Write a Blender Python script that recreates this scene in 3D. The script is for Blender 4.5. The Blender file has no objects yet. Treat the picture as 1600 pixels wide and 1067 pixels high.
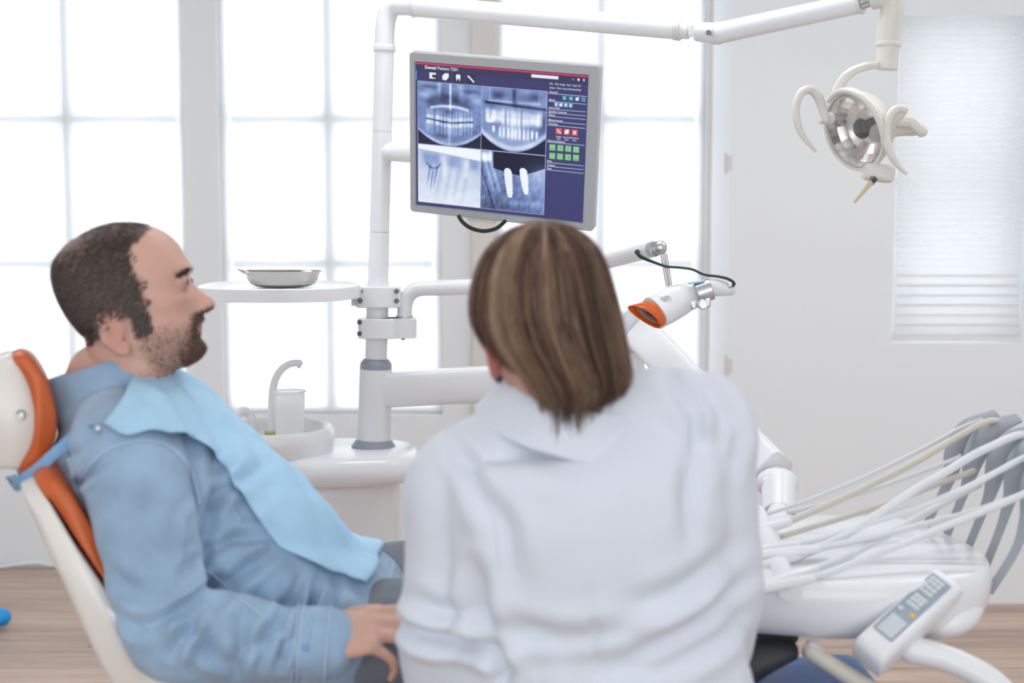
import bpy, bmesh, math, random
import numpy as np
from mathutils import Vector, Matrix, Quaternion
from mathutils.bvhtree import BVHTree

random.seed(7)
RNG = np.random.default_rng(7)
scene = bpy.context.scene
COL = scene.collection
PI = math.pi

# ------------------------------------------------------------------ camera
F_PX = 2222.0
PITCH = math.radians(5.5)
CAM = Vector((0, 0, 1.4))
cam_d = bpy.data.cameras.new('camera')
cam_d.sensor_width = 36.0
cam_d.lens = F_PX * 36.0 / 1600.0
cam_d.clip_start = 0.05
cam_d.dof.use_dof = True
cam_d.dof.focus_distance = 2.95
cam_d.dof.aperture_fstop = 3.2
cam = bpy.data.objects.new('camera', cam_d)
COL.objects.link(cam)
cam.location = CAM
cam.rotation_euler = (PI / 2 - PITCH, 0, 0)
scene.camera = cam

# ------------------------------------------------------------------ daylight
world = bpy.data.worlds.new('overcast_sky')
scene.world = world
world.use_nodes = True
bg = world.node_tree.nodes['Background']
bg.inputs[0].default_value = (0.96, 0.98, 1.0, 1)
FILL_W = 12.0                      # watts of one added ceiling fill panel
bg.inputs[1].default_value = 2.4
scene.view_settings.view_transform = 'Standard'
scene.view_settings.look = 'None'
scene.view_settings.gamma = 1
scene.view_settings.use_curve_mapping = False
scene.view_settings.exposure = 0.0
scene.cycles.max_bounces = 7
scene.cycles.diffuse_bounces = 4
scene.cycles.glossy_bounces = 3
scene.cycles.transmission_bounces = 4
scene.cycles.transparent_max_bounces = 10

# ------------------------------------------------------------------ helpers
_fw = Vector((0, math.cos(PITCH), -math.sin(PITCH)))
_up = Vector((0, math.sin(PITCH), math.cos(PITCH)))
_rt = Vector((1, 0, 0))


def P(px, py, d):
    """survey point: the place at distance d (along +Y) sighted at photo pixel px, py"""
    v = _fw + _rt * ((px - 800.0) / F_PX) - _up * ((py - 533.5) / F_PX)
    return CAM + v * (d / v.y)


def V(*a):
    return Vector(a)


def catmull(pts, sub):
    """pts: list of tuples/lists of floats; returns a denser list"""
    A = np.array(pts, float)
    n = len(A)
    out = []
    for i in range(n - 1):
        p0 = A[max(i - 1, 0)]; p1 = A[i]; p2 = A[i + 1]; p3 = A[min(i + 2, n - 1)]
        for k in range(sub):
            t = k / sub
            out.append(0.5 * ((2 * p1) + (-p0 + p2) * t + (2 * p0 - 5 * p1 + 4 * p2 - p3) * t * t
                              + (-p0 + 3 * p1 - 3 * p2 + p3) * t ** 3))
    out.append(A[-1])
    return out


class MB:
    def __init__(s):
        s.v = []; s.f = []; s.mi = []; s.cur = 0

    def add(s, vs, fs):
        o = len(s.v)
        s.v += [tuple(p) for p in vs]
        for f in fs:
            s.f.append(tuple(o + i for i in f)); s.mi.append(s.cur)
        return s

    def box(s, c, size, M=None):
        c = Vector(c); hx, hy, hz = size[0] / 2, size[1] / 2, size[2] / 2
        vs = [Vector((x, y, z)) for z in (-hz, hz) for y in (-hy, hy) for x in (-hx, hx)]
        if M is not None: vs = [M @ p for p in vs]
        s.add([p + c for p in vs], [(0, 2, 3, 1), (4, 5, 7, 6), (0, 1, 5, 4), (2, 6, 7, 3), (0, 4, 6, 2), (1, 3, 7, 5)])
        return s

    def rings(s, rings, cap0=True, cap1=True, closed=False):
        n = len(rings[0]); vs = [p for r in rings for p in r]; fs = []
        m = len(rings)
        for i in range(m if closed else m - 1):
            for k in range(n):
                a = i * n + k; b = i * n + (k + 1) % n
                j = ((i + 1) % m) * n
                fs.append((a, b, j + (k + 1) % n, j + k))
        if not closed:
            if cap0: fs.append(tuple(reversed(range(n))))
            if cap1: fs.append(tuple((m - 1) * n + k for k in range(n)))
        return s.add(vs, fs)

    def tube(s, pts, r, n=14, sub=0, flat=1.0, up=None, caps=True, round_caps=False, power=2.0):
        pts = [Vector(p) for p in pts]
        rr = r if isinstance(r, (list, tuple)) else [r] * len(pts)
        if sub:
            A = catmull([(*p, q) for p, q in zip(pts, rr)], sub)
            pts = [Vector(a[:3]) for a in A]; rr = [float(a[3]) for a in A]
        if round_caps:
            t0 = (pts[0] - pts[1]).normalized(); t1 = (pts[-1] - pts[-2]).normalized()
            pre = [(pts[0] + t0 * rr[0] * math.sin(a), max(rr[0] * math.cos(a), 1e-5)) for a in (1.5, 1.2, .8, .4)]
            post = [(pts[-1] + t1 * rr[-1] * math.sin(a), max(rr[-1] * math.cos(a), 1e-5)) for a in (.4, .8, 1.2, 1.5)]
            pts = [a for a, b in pre] + pts + [a for a, b in post]
            rr = [b for a, b in pre] + list(rr) + [b for a, b in post]
        T = []
        for i in range(len(pts)):
            t = pts[min(i + 1, len(pts) - 1)] - pts[max(i - 1, 0)]
            T.append(t.normalized())
        ref = Vector(up) if up is not None else (V(0, 0, 1) if abs(T[0].z) < .9 else V(1, 0, 0))
        A = (ref - T[0] * ref.dot(T[0])).normalized()
        rings = []
        for i, p in enumerate(pts):
            if up is not None: A = Vector(up)
            A = (A - T[i] * A.dot(T[i])).normalized()
            B = T[i].cross(A)
            ring = []
            for k in range(n):
                a = 2 * PI * k / n
                ca, sa = math.cos(a), math.sin(a)
                if power != 2.0:
                    ca = math.copysign(abs(ca) ** (2 / power), ca); sa = math.copysign(abs(sa) ** (2 / power), sa)
                ring.append(p + (A * ca * flat + B * sa) * rr[i])
            rings.append(ring)
        return s.rings(rings, caps, caps)

    def limb(s, keys, lat=(0, 1, 0), n=24, sub=5, power=2.0):
        """keys: (point, radius along lat, radius across); rounded ends"""
        A = catmull([(*Vector(p), a, b) for p, a, b in keys], sub)
        pts = [Vector(a[:3]) for a in A]; ra = [max(float(a[3]), .004) for a in A]; rb = [max(float(a[4]), .004) for a in A]
        t0 = (pts[0] - pts[1]).normalized(); t1 = (pts[-1] - pts[-2]).normalized()
        h0 = min(ra[0], rb[0]) * .8; h1 = min(ra[-1], rb[-1]) * .8
        pre = [(pts[0] + t0 * h0 * math.sin(a), ra[0] * math.cos(a), rb[0] * math.cos(a)) for a in (1.45, 1.1, .75, .4)]
        post = [(pts[-1] + t1 * h1 * math.sin(a), ra[-1] * math.cos(a), rb[-1] * math.cos(a)) for a in (.4, .75, 1.1, 1.45)]
        seq = pre + list(zip(pts, ra, rb)) + post
        L = Vector(lat).normalized(); rings = []
        for i, (p, a, b) in enumerate(seq):
            t = (seq[min(i + 1, len(seq) - 1)][0] - seq[max(i - 1, 0)][0]).normalized()
            Ax = (L - t * L.dot(t)).normalized(); Bx = t.cross(Ax)
            ring = []
            for k in range(n):
                w = 2 * PI * k / n; ca, sa = math.cos(w), math.sin(w)
                if power != 2.0:
                    ca = math.copysign(abs(ca) ** (2 / power), ca); sa = math.copysign(abs(sa) ** (2 / power), sa)
                ring.append(p + Ax * ca * a + Bx * sa * b)
            rings.append(ring)
        return s.rings(rings)

    def lathe(s, prof, n=32, c=(0, 0, 0), M=None, sx=1.0, sy=1.0, cap0=False, cap1=False, closed=False):
        c = Vector(c); rings = []
        for r, z in prof:
            ring = []
            for k in range(n):
                a = 2 * PI * k / n
                p = V(r * sx * math.cos(a), r * sy * math.sin(a), z)
                if M is not None: p = M @ p
                ring.append(p + c)
            rings.append(ring)
        return s.rings(rings, cap0, cap1, closed)

    def ell(s, c, rad, M=None, n=20, m=12):
        prof = [(max(math.sin(PI * i / m), 1e-4), -math.cos(PI * i / m)) for i in range(m + 1)]
        c = Vector(c); rings = []
        for r, z in prof:
            ring = []
            for k in range(n):
                a = 2 * PI * k / n
                p = V(rad[0] * r * math.cos(a), rad[1] * r * math.sin(a), rad[2] * z)
                if M is not None: p = M @ p
                ring.append(p + c)
            rings.append(ring)
        return s.rings(rings, True, True)

    def prism(s, poly, d0, d1):
        """poly of world points (list of Vector); extruded by vectors d0..d1"""
        a = [Vector(p) + Vector(d0) for p in poly]; b = [Vector(p) + Vector(d1) for p in poly]
        return s.rings([a, b])


def world_off(parent):
    o = V(0, 0, 0)
    while parent is not None:
        o += parent.location; parent = parent.parent
    return o


def mesh_obj(name, me, mats, parent=None, sharp=40, bevel=0.0, subsurf=0, bev_seg=2, shift=True):
    if shift and parent is not None:
        off = world_off(parent)
        me.transform(Matrix.Translation(-off))
    o = bpy.data.objects.new(name, me)
    COL.objects.link(o)
    if parent is not None: o.parent = parent
    for m in (mats if isinstance(mats, (list, tuple)) else [mats]): me.materials.append(m)
    if sharp is not None:
        me.polygons.foreach_set('use_smooth', [True] * len(me.polygons))
        if sharp < 180: me.set_sharp_from_angle(angle=math.radians(sharp))
    if bevel:
        b = o.modifiers.new('bevel', 'BEVEL'); b.width = bevel; b.segments = bev_seg
        b.limit_method = 'ANGLE'; b.angle_limit = math.radians(35)
    if subsurf:
        u = o.modifiers.new('subsurf', 'SUBSURF'); u.levels = subsurf; u.render_levels = subsurf
    return o


def to_mesh(mb, name):
    me = bpy.data.meshes.new(name)
    me.from_pydata(mb.v, [], mb.f)
    me.polygons.foreach_set('material_index', mb.mi)
    bm = bmesh.new(); bm.from_mesh(me)
    bmesh.ops.recalc_face_normals(bm, faces=bm.faces)
    bm.to_mesh(me); bm.free()
    me.update()
    return me


def obj(name, mb, mats, parent=None, **k):
    return mesh_obj(name, to_mesh(mb, name), mats, parent, **k)


def tag(o, label, cat, group=None, kind=None):
    o['label'] = label; o['category'] = cat
    if group: o['group'] = group
    if kind: o['kind'] = kind
    return o


def thing(name, label, cat, loc, group=None):
    o = bpy.data.objects.new(name, None); COL.objects.link(o)
    o.location = loc; o.empty_display_size = .05
    return tag(o, label, cat, group)


def struct(name, mb, mats, parent=None, label=None, **k):
    o = obj(name, mb, mats, parent, **k)
    if parent is None: o['kind'] = 'structure'
    if label: o['label'] = label
    return o


def organic(mb, voxel, smooth=6, factor=.5):
    """one continuous skin over overlapping closed volumes"""
    me = to_mesh(mb, 'tmp')
    o = bpy.data.objects.new('tmp', me); COL.objects.link(o)
    r = o.modifiers.new('r', 'REMESH'); r.mode = 'VOXEL'; r.voxel_size = voxel; r.adaptivity = 0
    if smooth:
        sm = o.modifiers.new('s', 'SMOOTH'); sm.factor = factor; sm.iterations = smooth
    dg = bpy.context.evaluated_depsgraph_get()
    out = bpy.data.meshes.new_from_object(o.evaluated_get(dg))
    bpy.data.objects.remove(o); bpy.data.meshes.remove(me)
    return out


def get_vn(me):
    n = len(me.vertices); v = np.empty(n * 3); me.vertices.foreach_get('co', v); v = v.reshape(-1, 3)
    nn = np.empty(n * 3, np.float32); me.vertex_normals.foreach_get('vector', nn)
    return v, nn.reshape(-1, 3).astype(float)


def set_v(me, v):
    me.vertices.foreach_set('co', v.astype(np.float32).ravel()); me.update()


def color_attr(me, rgb, name='Col'):
    a = me.color_attributes.new(name, 'FLOAT_COLOR', 'POINT')
    c = np.ones((len(me.vertices), 4), np.float32); c[:, :3] = rgb
    a.data.foreach_set('color', c.ravel())


def wob(v, freq, seed, k=6):
    """smooth value noise by summed waves, about -1..1"""
    r = np.random.default_rng(seed); out = np.zeros(len(v))
    for i in range(k):
        d = r.normal(size=3); d /= np.linalg.norm(d)
        out += np.sin(v @ d * freq * r.uniform(.6, 1.5) + r.uniform(0, 7))
    return out / math.sqrt(k)


def folds(v, n, lst):
    """press folds into cloth: lst of (polyline of (px,py), d, width m, depth m); only on the side that faces -Y"""
    out = v.copy()
    face = np.clip((-n[:, 1] + .25) / .5, 0, 1)
    for poly, d, w, amp in lst:
        pts = [P(x, y, d) for x, y in poly]
        best = np.full(len(v), 9.); tt = np.zeros(len(v)); tot = len(pts) - 1
        for i in range(tot):
            a = np.array((pts[i].x, pts[i].z)); b = np.array((pts[i + 1].x, pts[i + 1].z))
            q = v[:, [0, 2]]; ab = b - a
            t = np.clip(((q - a) @ ab) / (ab @ ab), 0, 1)
            ds = np.linalg.norm(q - (a + t[:, None] * ab), axis=1)
            m = ds < best; best[m] = ds[m]; tt[m] = (i + t[m]) / tot
        env = np.sin(np.clip(tt, 0, 1) * PI * .9 + .15) ** .7
        depth = np.exp(-(v[:, 1] - d) ** 2 / .02) if False else 1.0
        g = -np.exp(-(best / w) ** 2) + .55 * np.exp(-((best - 1.9 * w) / (1.1 * w)) ** 2)
        out += n * (g * amp * 2.0 * env * face * depth)[:, None]
    return out


# ------------------------------------------------------------------ materials
def srgb(r, g, b):
    def f(c):
        c /= 255.0
        return c / 12.92 if c <= .04045 else ((c + .055) / 1.055) ** 2.4
    return (f(r), f(g), f(b))


def mat(name, col, rough=.5, metal=0.0, coat=0.0, bump=None, noise=None, sss=0.0, spec=.5, attr=None, emit=None, sheen=0.0, trans=0.0, alpha=None):
    m = bpy.data.materials.new(name); m.use_nodes = True
    nt = m.node_tree; N = nt.nodes; L = nt.links
    b = N['Principled BSDF']
    b.inputs['Base Color'].default_value = (*col, 1)
    b.inputs['Roughness'].default_value = rough
    b.inputs['Metallic'].default_value = metal
    b.inputs['Coat Weight'].default_value = coat
    b.inputs['Coat Roughness'].default_value = .08
    b.inputs['Specular IOR Level'].default_value = spec
    b.inputs['Sheen Weight'].default_value = sheen
    b.inputs['Transmission Weight'].default_value = trans
    if sss:
        b.inputs['Subsurface Weight'].default_value = sss
        b.inputs['Subsurface Radius'].default_value = (.012, .004, .002)
        b.inputs['Subsurface Scale'].default_value = 1.0
    tc = N.new('ShaderNodeTexCoord')
    src = None
    if attr:
        a = N.new('ShaderNodeAttribute'); a.attribute_name = attr; src = a.outputs['Color']
    if noise:
        # noise: (scale, amount, (sx,sy,sz))
        mp = N.new('ShaderNodeMapping'); mp.inputs['Scale'].default_value = noise[2] if len(noise) > 2 else (1, 1, 1)
        nz = N.new('ShaderNodeTexNoise'); nz.inputs['Scale'].default_value = noise[0]; nz.inputs['Detail'].default_value = 6
        L.new(tc.outputs['Object'], mp.inputs[0]); L.new(mp.outputs[0], nz.inputs['Vector'])
        rp = N.new('ShaderNodeMapRange'); rp.inputs['From Min'].default_value = .3; rp.inputs['From Max'].default_value = .7
        rp.inputs['To Min'].default_value = 1 - noise[1]; rp.inputs['To Max'].default_value = 1 + noise[1]
        L.new(nz.outputs[0], rp.inputs[0])
        mx = N.new('ShaderNodeMix'); mx.data_type = 'RGBA'; mx.blend_type = 'MULTIPLY'; mx.inputs[0].default_value = 1
        if src: L.new(src, mx.inputs[6])
        else: mx.inputs[6].default_value = (*col, 1)
        L.new(rp.outputs[0], mx.inputs[7]); src = mx.outputs[2]
    if src: L.new(src, b.inputs['Base Color'])
    if bump:
        # bump: (scale, strength, distance, (sx,sy,sz))
        mp = N.new('ShaderNodeMapping'); mp.inputs['Scale'].default_value = bump[3] if len(bump) > 3 else (1, 1, 1)
        nz = N.new('ShaderNodeTexNoise'); nz.inputs['Scale'].default_value = bump[0]; nz.inputs['Detail'].default_value = 4
        L.new(tc.outputs['Object'], mp.inputs[0]); L.new(mp.outputs[0], nz.inputs['Vector'])
        bp = N.new('ShaderNodeBump'); bp.inputs['Strength'].default_value = bump[1]; bp.inputs['Distance'].default_value = bump[2]
        L.new(nz.outputs[0], bp.inputs['Height']); L.new(bp.outputs[0], b.inputs['Normal'])
    if emit is not None:
        b.inputs['Emission Strength'].default_value = emit
        if src: L.new(src, b.inputs['Emission Color'])
        else: b.inputs['Emission Color'].default_value = (*col, 1)
    return m


def screen_mat(name, col, strength=1.0, attr=None):
    m = mat(name, (.004, .004, .008), rough=.25)
    nt = m.node_tree; b = nt.nodes['Principled BSDF']
    b.inputs['Emission Color'].default_value = (*col, 1); b.inputs['Emission Strength'].default_value = strength
    if attr:
        a = nt.nodes.new('ShaderNodeAttribute'); a.attribute_name = attr
        nt.links.new(a.outputs['Color'], b.inputs['Emission Color'])
    return m


def blind_mat(name, clear, diffuse, stripes, amp=.03):
    """thin woven shade: some light straight through, the rest diffused"""
    m = bpy.data.materials.new(name); m.use_nodes = True
    nt = m.node_tree; N = nt.nodes; L = nt.links; N.remove(N['Principled BSDF'])
    out = N['Material Output']
    tr = N.new('ShaderNodeBsdfTransparent'); tl = N.new('ShaderNodeBsdfTranslucent'); df = N.new('ShaderNodeBsdfDiffuse')
    tl.inputs[0].default_value = (diffuse, diffuse, diffuse, 1); df.inputs[0].default_value = (.85, .86, .88, 1)
    tc = N.new('ShaderNodeTexCoord'); wv = N.new('ShaderNodeTexWave'); wv.bands_direction = 'Z'
    wv.inputs['Scale'].default_value = stripes; wv.inputs['Distortion'].default_value = .0
    L.new(tc.outputs['Object'], wv.inputs['Vector'])
    mr = N.new('ShaderNodeMapRange'); mr.inputs['To Min'].default_value = clear - amp; mr.inputs['To Max'].default_value = clear + amp
    L.new(wv.outputs['Fac'], mr.inputs[0])
    m1 = N.new('ShaderNodeMixShader'); m1.inputs[0].default_value = .85
    L.new(df.outputs[0], m1.inputs[1]); L.new(tl.outputs[0], m1.inputs[2])
    m2 = N.new('ShaderNodeMixShader'); L.new(mr.outputs[0], m2.inputs[0])
    L.new(m1.outputs[0], m2.inputs[1]); L.new(tr.outputs[0], m2.inputs[2])
    L.new(m2.outputs[0], out.inputs[0])
    return m


def glass_mat(name, tint=(.95, .97, .98), gloss=.06):
    m = bpy.data.materials.new(name); m.use_nodes = True
    nt = m.node_tree; N = nt.nodes; L = nt.links; N.remove(N['Principled BSDF'])
    tr = N.new('ShaderNodeBsdfTransparent'); tr.inputs[0].default_value = (*tint, 1)
    gl = N.new('ShaderNodeBsdfGlossy'); gl.inputs['Roughness'].default_value = .03
    mx = N.new('ShaderNodeMixShader'); mx.inputs[0].default_value = gloss
    L.new(tr.outputs[0], mx.inputs[1]); L.new(gl.outputs[0], mx.inputs[2]); L.new(mx.outputs[0], N['Material Output'].inputs[0])
    return m


def wood_mat(name, tones):
    m = mat(name, tones[0], rough=.42, bump=(18, .15, .002, (1.2, 14, 1)))
    nt = m.node_tree; N = nt.nodes; L = nt.links; b = N['Principled BSDF']
    tc = N.new('ShaderNodeTexCoord'); oi = N.new('ShaderNodeObjectInfo')
    ad = N.new('ShaderNodeVectorMath'); ad.operation = 'ADD'
    sc = N.new('ShaderNodeVectorMath'); sc.operation = 'SCALE'; sc.inputs['Scale'].default_value = 37.0
    cm = N.new('ShaderNodeCombineXYZ')
    for i in range(3): L.new(oi.outputs['Random'], cm.inputs[i])
    L.new(cm.outputs[0], sc.inputs[0]); L.new(tc.outputs['Object'], ad.inputs[0]); L.new(sc.outputs[0], ad.inputs[1])
    mp = N.new('ShaderNodeMapping'); mp.inputs['Scale'].default_value = (1.1, 16, 1)
    L.new(ad.outputs[0], mp.inputs[0])
    nz = N.new('ShaderNodeTexNoise'); nz.inputs['Scale'].default_value = 2.2; nz.inputs['Detail'].default_value = 7; nz.inputs['Roughness'].default_value = .62
    L.new(mp.outputs[0], nz.inputs['Vector'])
    cr = N.new('ShaderNodeValToRGB'); e = cr.color_ramp
    e.elements[0].position = .3; e.elements[0].color = (*tones[1], 1); e.elements[1].position = .68; e.elements[1].color = (*tones[2], 1)
    L.new(nz.outputs[0], cr.inputs[0])
    hs = N.new('ShaderNodeHueSaturation')
    mr = N.new('ShaderNodeMapRange'); mr.inputs['To Min'].default_value = .86; mr.inputs['To Max'].default_value = 1.12
    L.new(oi.outputs['Random'], mr.inputs[0]); L.new(mr.outputs[0], hs.inputs['Value']); L.new(cr.outputs[0], hs.inputs['Color'])
    L.new(hs.outputs[0], b.inputs['Base Color'])
    return m


M_WALL = mat('painted_plaster', srgb(238, 241, 244), rough=.8, bump=(60, .05, .002))
M_CEIL = mat('ceiling_paint', (.85, .85, .85), rough=.9)
M_FRAME = mat('window_paint', srgb(235, 234, 236), rough=.5)
M_BAR = mat('window_bar_paint', srgb(205, 210, 216), rough=.5)
M_BOARD = mat('beige_board', srgb(224, 220, 216), rough=.6)
M_BLIND = blind_mat('woven_blind', .30, .97, 90)
M_BLIND_REFL = blind_mat('reflected_blind', .10, .80, 14)
M_PANE = glass_mat('window_glass')
M_WOOD = wood_mat('oak_plank', (srgb(190, 166, 149), srgb(166, 139, 121), srgb(208, 186, 169)))
M_SUB = mat('floor_underlay', srgb(110, 90, 78), rough=.9)
M_WHITE = mat('white_enamel', srgb(240, 242, 245), rough=.25, coat=.2)
M_WHITE2 = mat('white_plastic', srgb(238, 240, 243), rough=.28, coat=.2)
M_IVORY = mat('ivory_plastic', srgb(228, 226, 218), rough=.35)
M_SHELL = mat('chair_shell_plastic', srgb(236, 232, 226), rough=.3, coat=.2)
M_GREY = mat('grey_plastic', srgb(152, 160, 170), rough=.3)
M_WHIP = mat('grey_whip_rubber', srgb(158, 165, 174), rough=.45)
M_SILVER = mat('silver_plastic', srgb(192, 196, 199), rough=.38, metal=.25)
M_STEEL = mat('polished_steel', (.50, .48, .46), rough=.16, metal=1.0)
M_SATIN = mat('satin_metal', (.62, .63, .66), rough=.34, metal=1.0)
M_BLACK = mat('black_rubber', (.015, .016, .018), rough=.4)
M_CABLE = mat('dark_green_cable', (.008, .03, .025), rough=.35)
M_BOLT = mat('bolt_dark', (.12, .13, .13), rough=.3, metal=.8)
M_ORANGE = mat('orange_vinyl', srgb(206, 100, 48), rough=.38, bump=(140, .12, .001), noise=(5, .06))
M_SHIELD = mat('orange_shield_plastic', srgb(244, 112, 34), rough=.25, trans=.25)
M_HOSE_W = mat('white_hose_rubber', srgb(226, 230, 233), rough=.4)
M_HOSE_B = mat('beige_hose_rubber', srgb(212, 208, 196), rough=.42)
M_BLUE = mat('blue_plastic_sheet', srgb(5, 116, 205), rough=.35, bump=(60, .5, .003, (1, 6, 1)))
M_BLUE2 = mat('bright_blue_plastic', srgb(20, 150, 225), rough=.35)
M_CUP = blind_mat('frosted_cup_plastic', .30, .97, 1)
M_GREEN = mat('olive_seal', srgb(190, 184, 120), rough=.5)
M_DENIM = mat('light_denim', srgb(150, 178, 205), rough=.85, sheen=.3, noise=(16, .16), bump=(700, .35, .0008))
M_DENIM_SEAM = mat('denim_seam', srgb(178, 202, 224), rough=.9)
M_JEANS = mat('grey_jeans', srgb(124, 130, 139), rough=.9, noise=(14, .18), bump=(500, .3, .0008))
M_COAT = mat('white_coat_cotton', srgb(218, 224, 235), rough=.85, sheen=.2, bump=(500, .12, .0006))
M_BIB = mat('blue_paper_bib', srgb(172, 213, 240), rough=.7, bump=(28, .35, .004), noise=(9, .04))
M_STRAP = mat('blue_strap', srgb(126, 170, 212), rough=.5)
M_SKIN = mat('skin', (.6, .4, .3), rough=.5, attr='Col', sss=.12, spec=.35)
M_HAIR = mat('hair_strands', (.05, .04, .03), rough=.5, attr='Col', spec=.35)
M_EYE = mat('eye_white', (.5, .46, .43), rough=.15)
M_IRIS = mat('eye_dark', (.03, .02, .015), rough=.1)
M_LENSGL = mat('lamp_reflector', (.93, .91, .89), rough=.24, metal=1.0, noise=(7, .12))
M_DARKGL = mat('dark_bulb_shield', (.05, .055, .065), rough=.2)
M_BEIGE = mat('beige_lever_plastic', srgb(214, 196, 160), rough=.4)
M_PANEL = mat('keypad_grey', srgb(158, 172, 186), rough=.35)
M_KEY = mat('keypad_button', srgb(205, 214, 218), rough=.4)
M_KEYY = mat('keypad_yellow', srgb(235, 190, 70), rough=.4)
M_LCD = mat('keypad_display', srgb(205, 212, 218), rough=.2)
M_DARKCLOTH = mat('dark_trousers', (.03, .03, .035), rough=.9)
M_TAN = mat('soft_shoe', (.05, .05, .055), rough=.6)

# ------------------------------------------------------------------ room
YB, YR = 5.4, 4.9            # back wall, nearer wall section at the right
ZC = 2.75
xcol = lambda px, y=350, d=YB: P(px, y, d).x
X_L, X_R = -2.9, 3.1
Y_OPEN = -2.6
XC = xcol(1140, 400, YR)
sill = P(500, 648, YB).z
head = 2.42
W = [(xcol(-62), xcol(290)), (xcol(344), xcol(690)), (xcol(777), xcol(1102))]

mb = MB(); mb.box(((X_L + X_R) / 2, (YB - 2.8) / 2, -.02), (X_R - X_L + .4, YB + 2.8 + .6, .02))
floor = struct('floor', mb, M_SUB, label='pale brown wooden plank floor of the treatment room')
plank_me = []
PW, PL = .2, 1.25
for k in range(3):
    m_ = MB(); m_.box((0, 0, 0), (PL - .004 - .001 * k, PW - .004, .012))
    me = to_mesh(m_, 'plank'); me.materials.append(M_WOOD); plank_me.append(me)
row = 0
y = YB - PW / 2
while y > .9:
    x = -2.6 + (row * .47) % PL - PL
    while x < 3.0 + PL:
        if X_L + .1 < x + PL / 2 and x - PL / 2 < X_R:
            o = bpy.data.objects.new('plank', plank_me[(row + int(x * 3)) % 3]); COL.objects.link(o)
            o.parent = floor
            o.location = (x, y, -.006 + random.uniform(-.0008, .0008))
        x += PL
    y -= PW; row += 1

# back wall with three window openings
T = .12
mb = MB()
yc = YB + T / 2
edges = [X_L, W[0][0], W[0][1], W[1][0], W[1][1], W[2][0], W[2][1], XC + .35]
for a, b in ((0, 1), (2, 3), (4, 5), (6, 7)):
    mb.box(((edges[a] + edges[b]) / 2, yc, ZC / 2), (edges[b] - edges[a], T, ZC))
for w in W:
    mb.box(((w[0] + w[1]) / 2, yc, sill / 2), (w[1] - w[0], T, sill))
    mb.box(((w[0] + w[1]) / 2, yc, (head + ZC) / 2), (w[1] - w[0], T, ZC - head))
struct('wall_back', mb, M_WALL, sharp=None)
# nearer wall section on the right, opened for the added reflected window
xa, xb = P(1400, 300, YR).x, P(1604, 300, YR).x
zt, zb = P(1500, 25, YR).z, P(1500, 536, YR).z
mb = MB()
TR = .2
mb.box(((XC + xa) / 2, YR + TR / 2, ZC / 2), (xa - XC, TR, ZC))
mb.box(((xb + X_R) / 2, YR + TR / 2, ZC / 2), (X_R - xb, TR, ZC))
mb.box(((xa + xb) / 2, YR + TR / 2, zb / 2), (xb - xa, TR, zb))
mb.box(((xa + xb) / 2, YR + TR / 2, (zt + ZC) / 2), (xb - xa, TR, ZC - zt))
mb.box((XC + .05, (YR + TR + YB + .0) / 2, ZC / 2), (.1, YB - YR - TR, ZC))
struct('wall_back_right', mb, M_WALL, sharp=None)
mb = MB(); mb.box((X_L - .1, (YB + Y_OPEN) / 2, ZC / 2), (.2, YB - Y_OPEN + .4, ZC))
struct('wall_left', mb, M_WALL, sharp=None)
mb = MB(); mb.box((X_R + .1, (YR + Y_OPEN) / 2, ZC / 2), (.2, YR - Y_OPEN + .4, ZC))
struct('wall_right', mb, M_WALL, sharp=None)
mb = MB(); mb.box(((X_L + X_R) / 2, (YB + Y_OPEN) / 2, ZC + .05), (X_R - X_L + .4, YB - Y_OPEN + .6, .1))
struct('ceiling', mb, M_CEIL, sharp=None)
# added ceiling fill panels, unseen above the frame, brighten back wall and equipment
M_DIFF = mat('fill_diffuser', (.9, .9, .9), rough=.6, emit=2.5)
for k, (lx, ly) in enumerate(((-1.6, 3.1), (.2, 3.1), (2.0, 3.1), (-.9, .6), (1.2, .6))):
    lt = thing('ceiling_fill_panel', 'added flat white ceiling fill panel, out of view, above ' + ('the patient', 'the monitor', 'the operating lamp', 'the left side of the entrance', 'the right side of the entrance')[k], 'lamp', (lx, ly, ZC), 'added ceiling fill panels')
    m_ = MB(); m_.box((lx, ly, ZC - .02), (1.24, .34, .04)); obj('frame', m_, M_FRAME, lt, bevel=.004)
    m_ = MB(); m_.box((lx, ly, ZC - .043), (1.18, .28, .006)); obj('diffuser', m_, M_DIFF, lt)
    la = bpy.data.lights.new('fill_light', 'AREA'); la.shape = 'RECTANGLE'; la.size = 1.18; la.size_y = .28; la.energy = FILL_W if ly > 2 else FILL_W * .35; la.color = (.93, .965, 1)
    lo_ = bpy.data.objects.new('fill_light', la); COL.objects.link(lo_); lo_.parent = lt; lo_.location = (0, 0, -.05)


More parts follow.
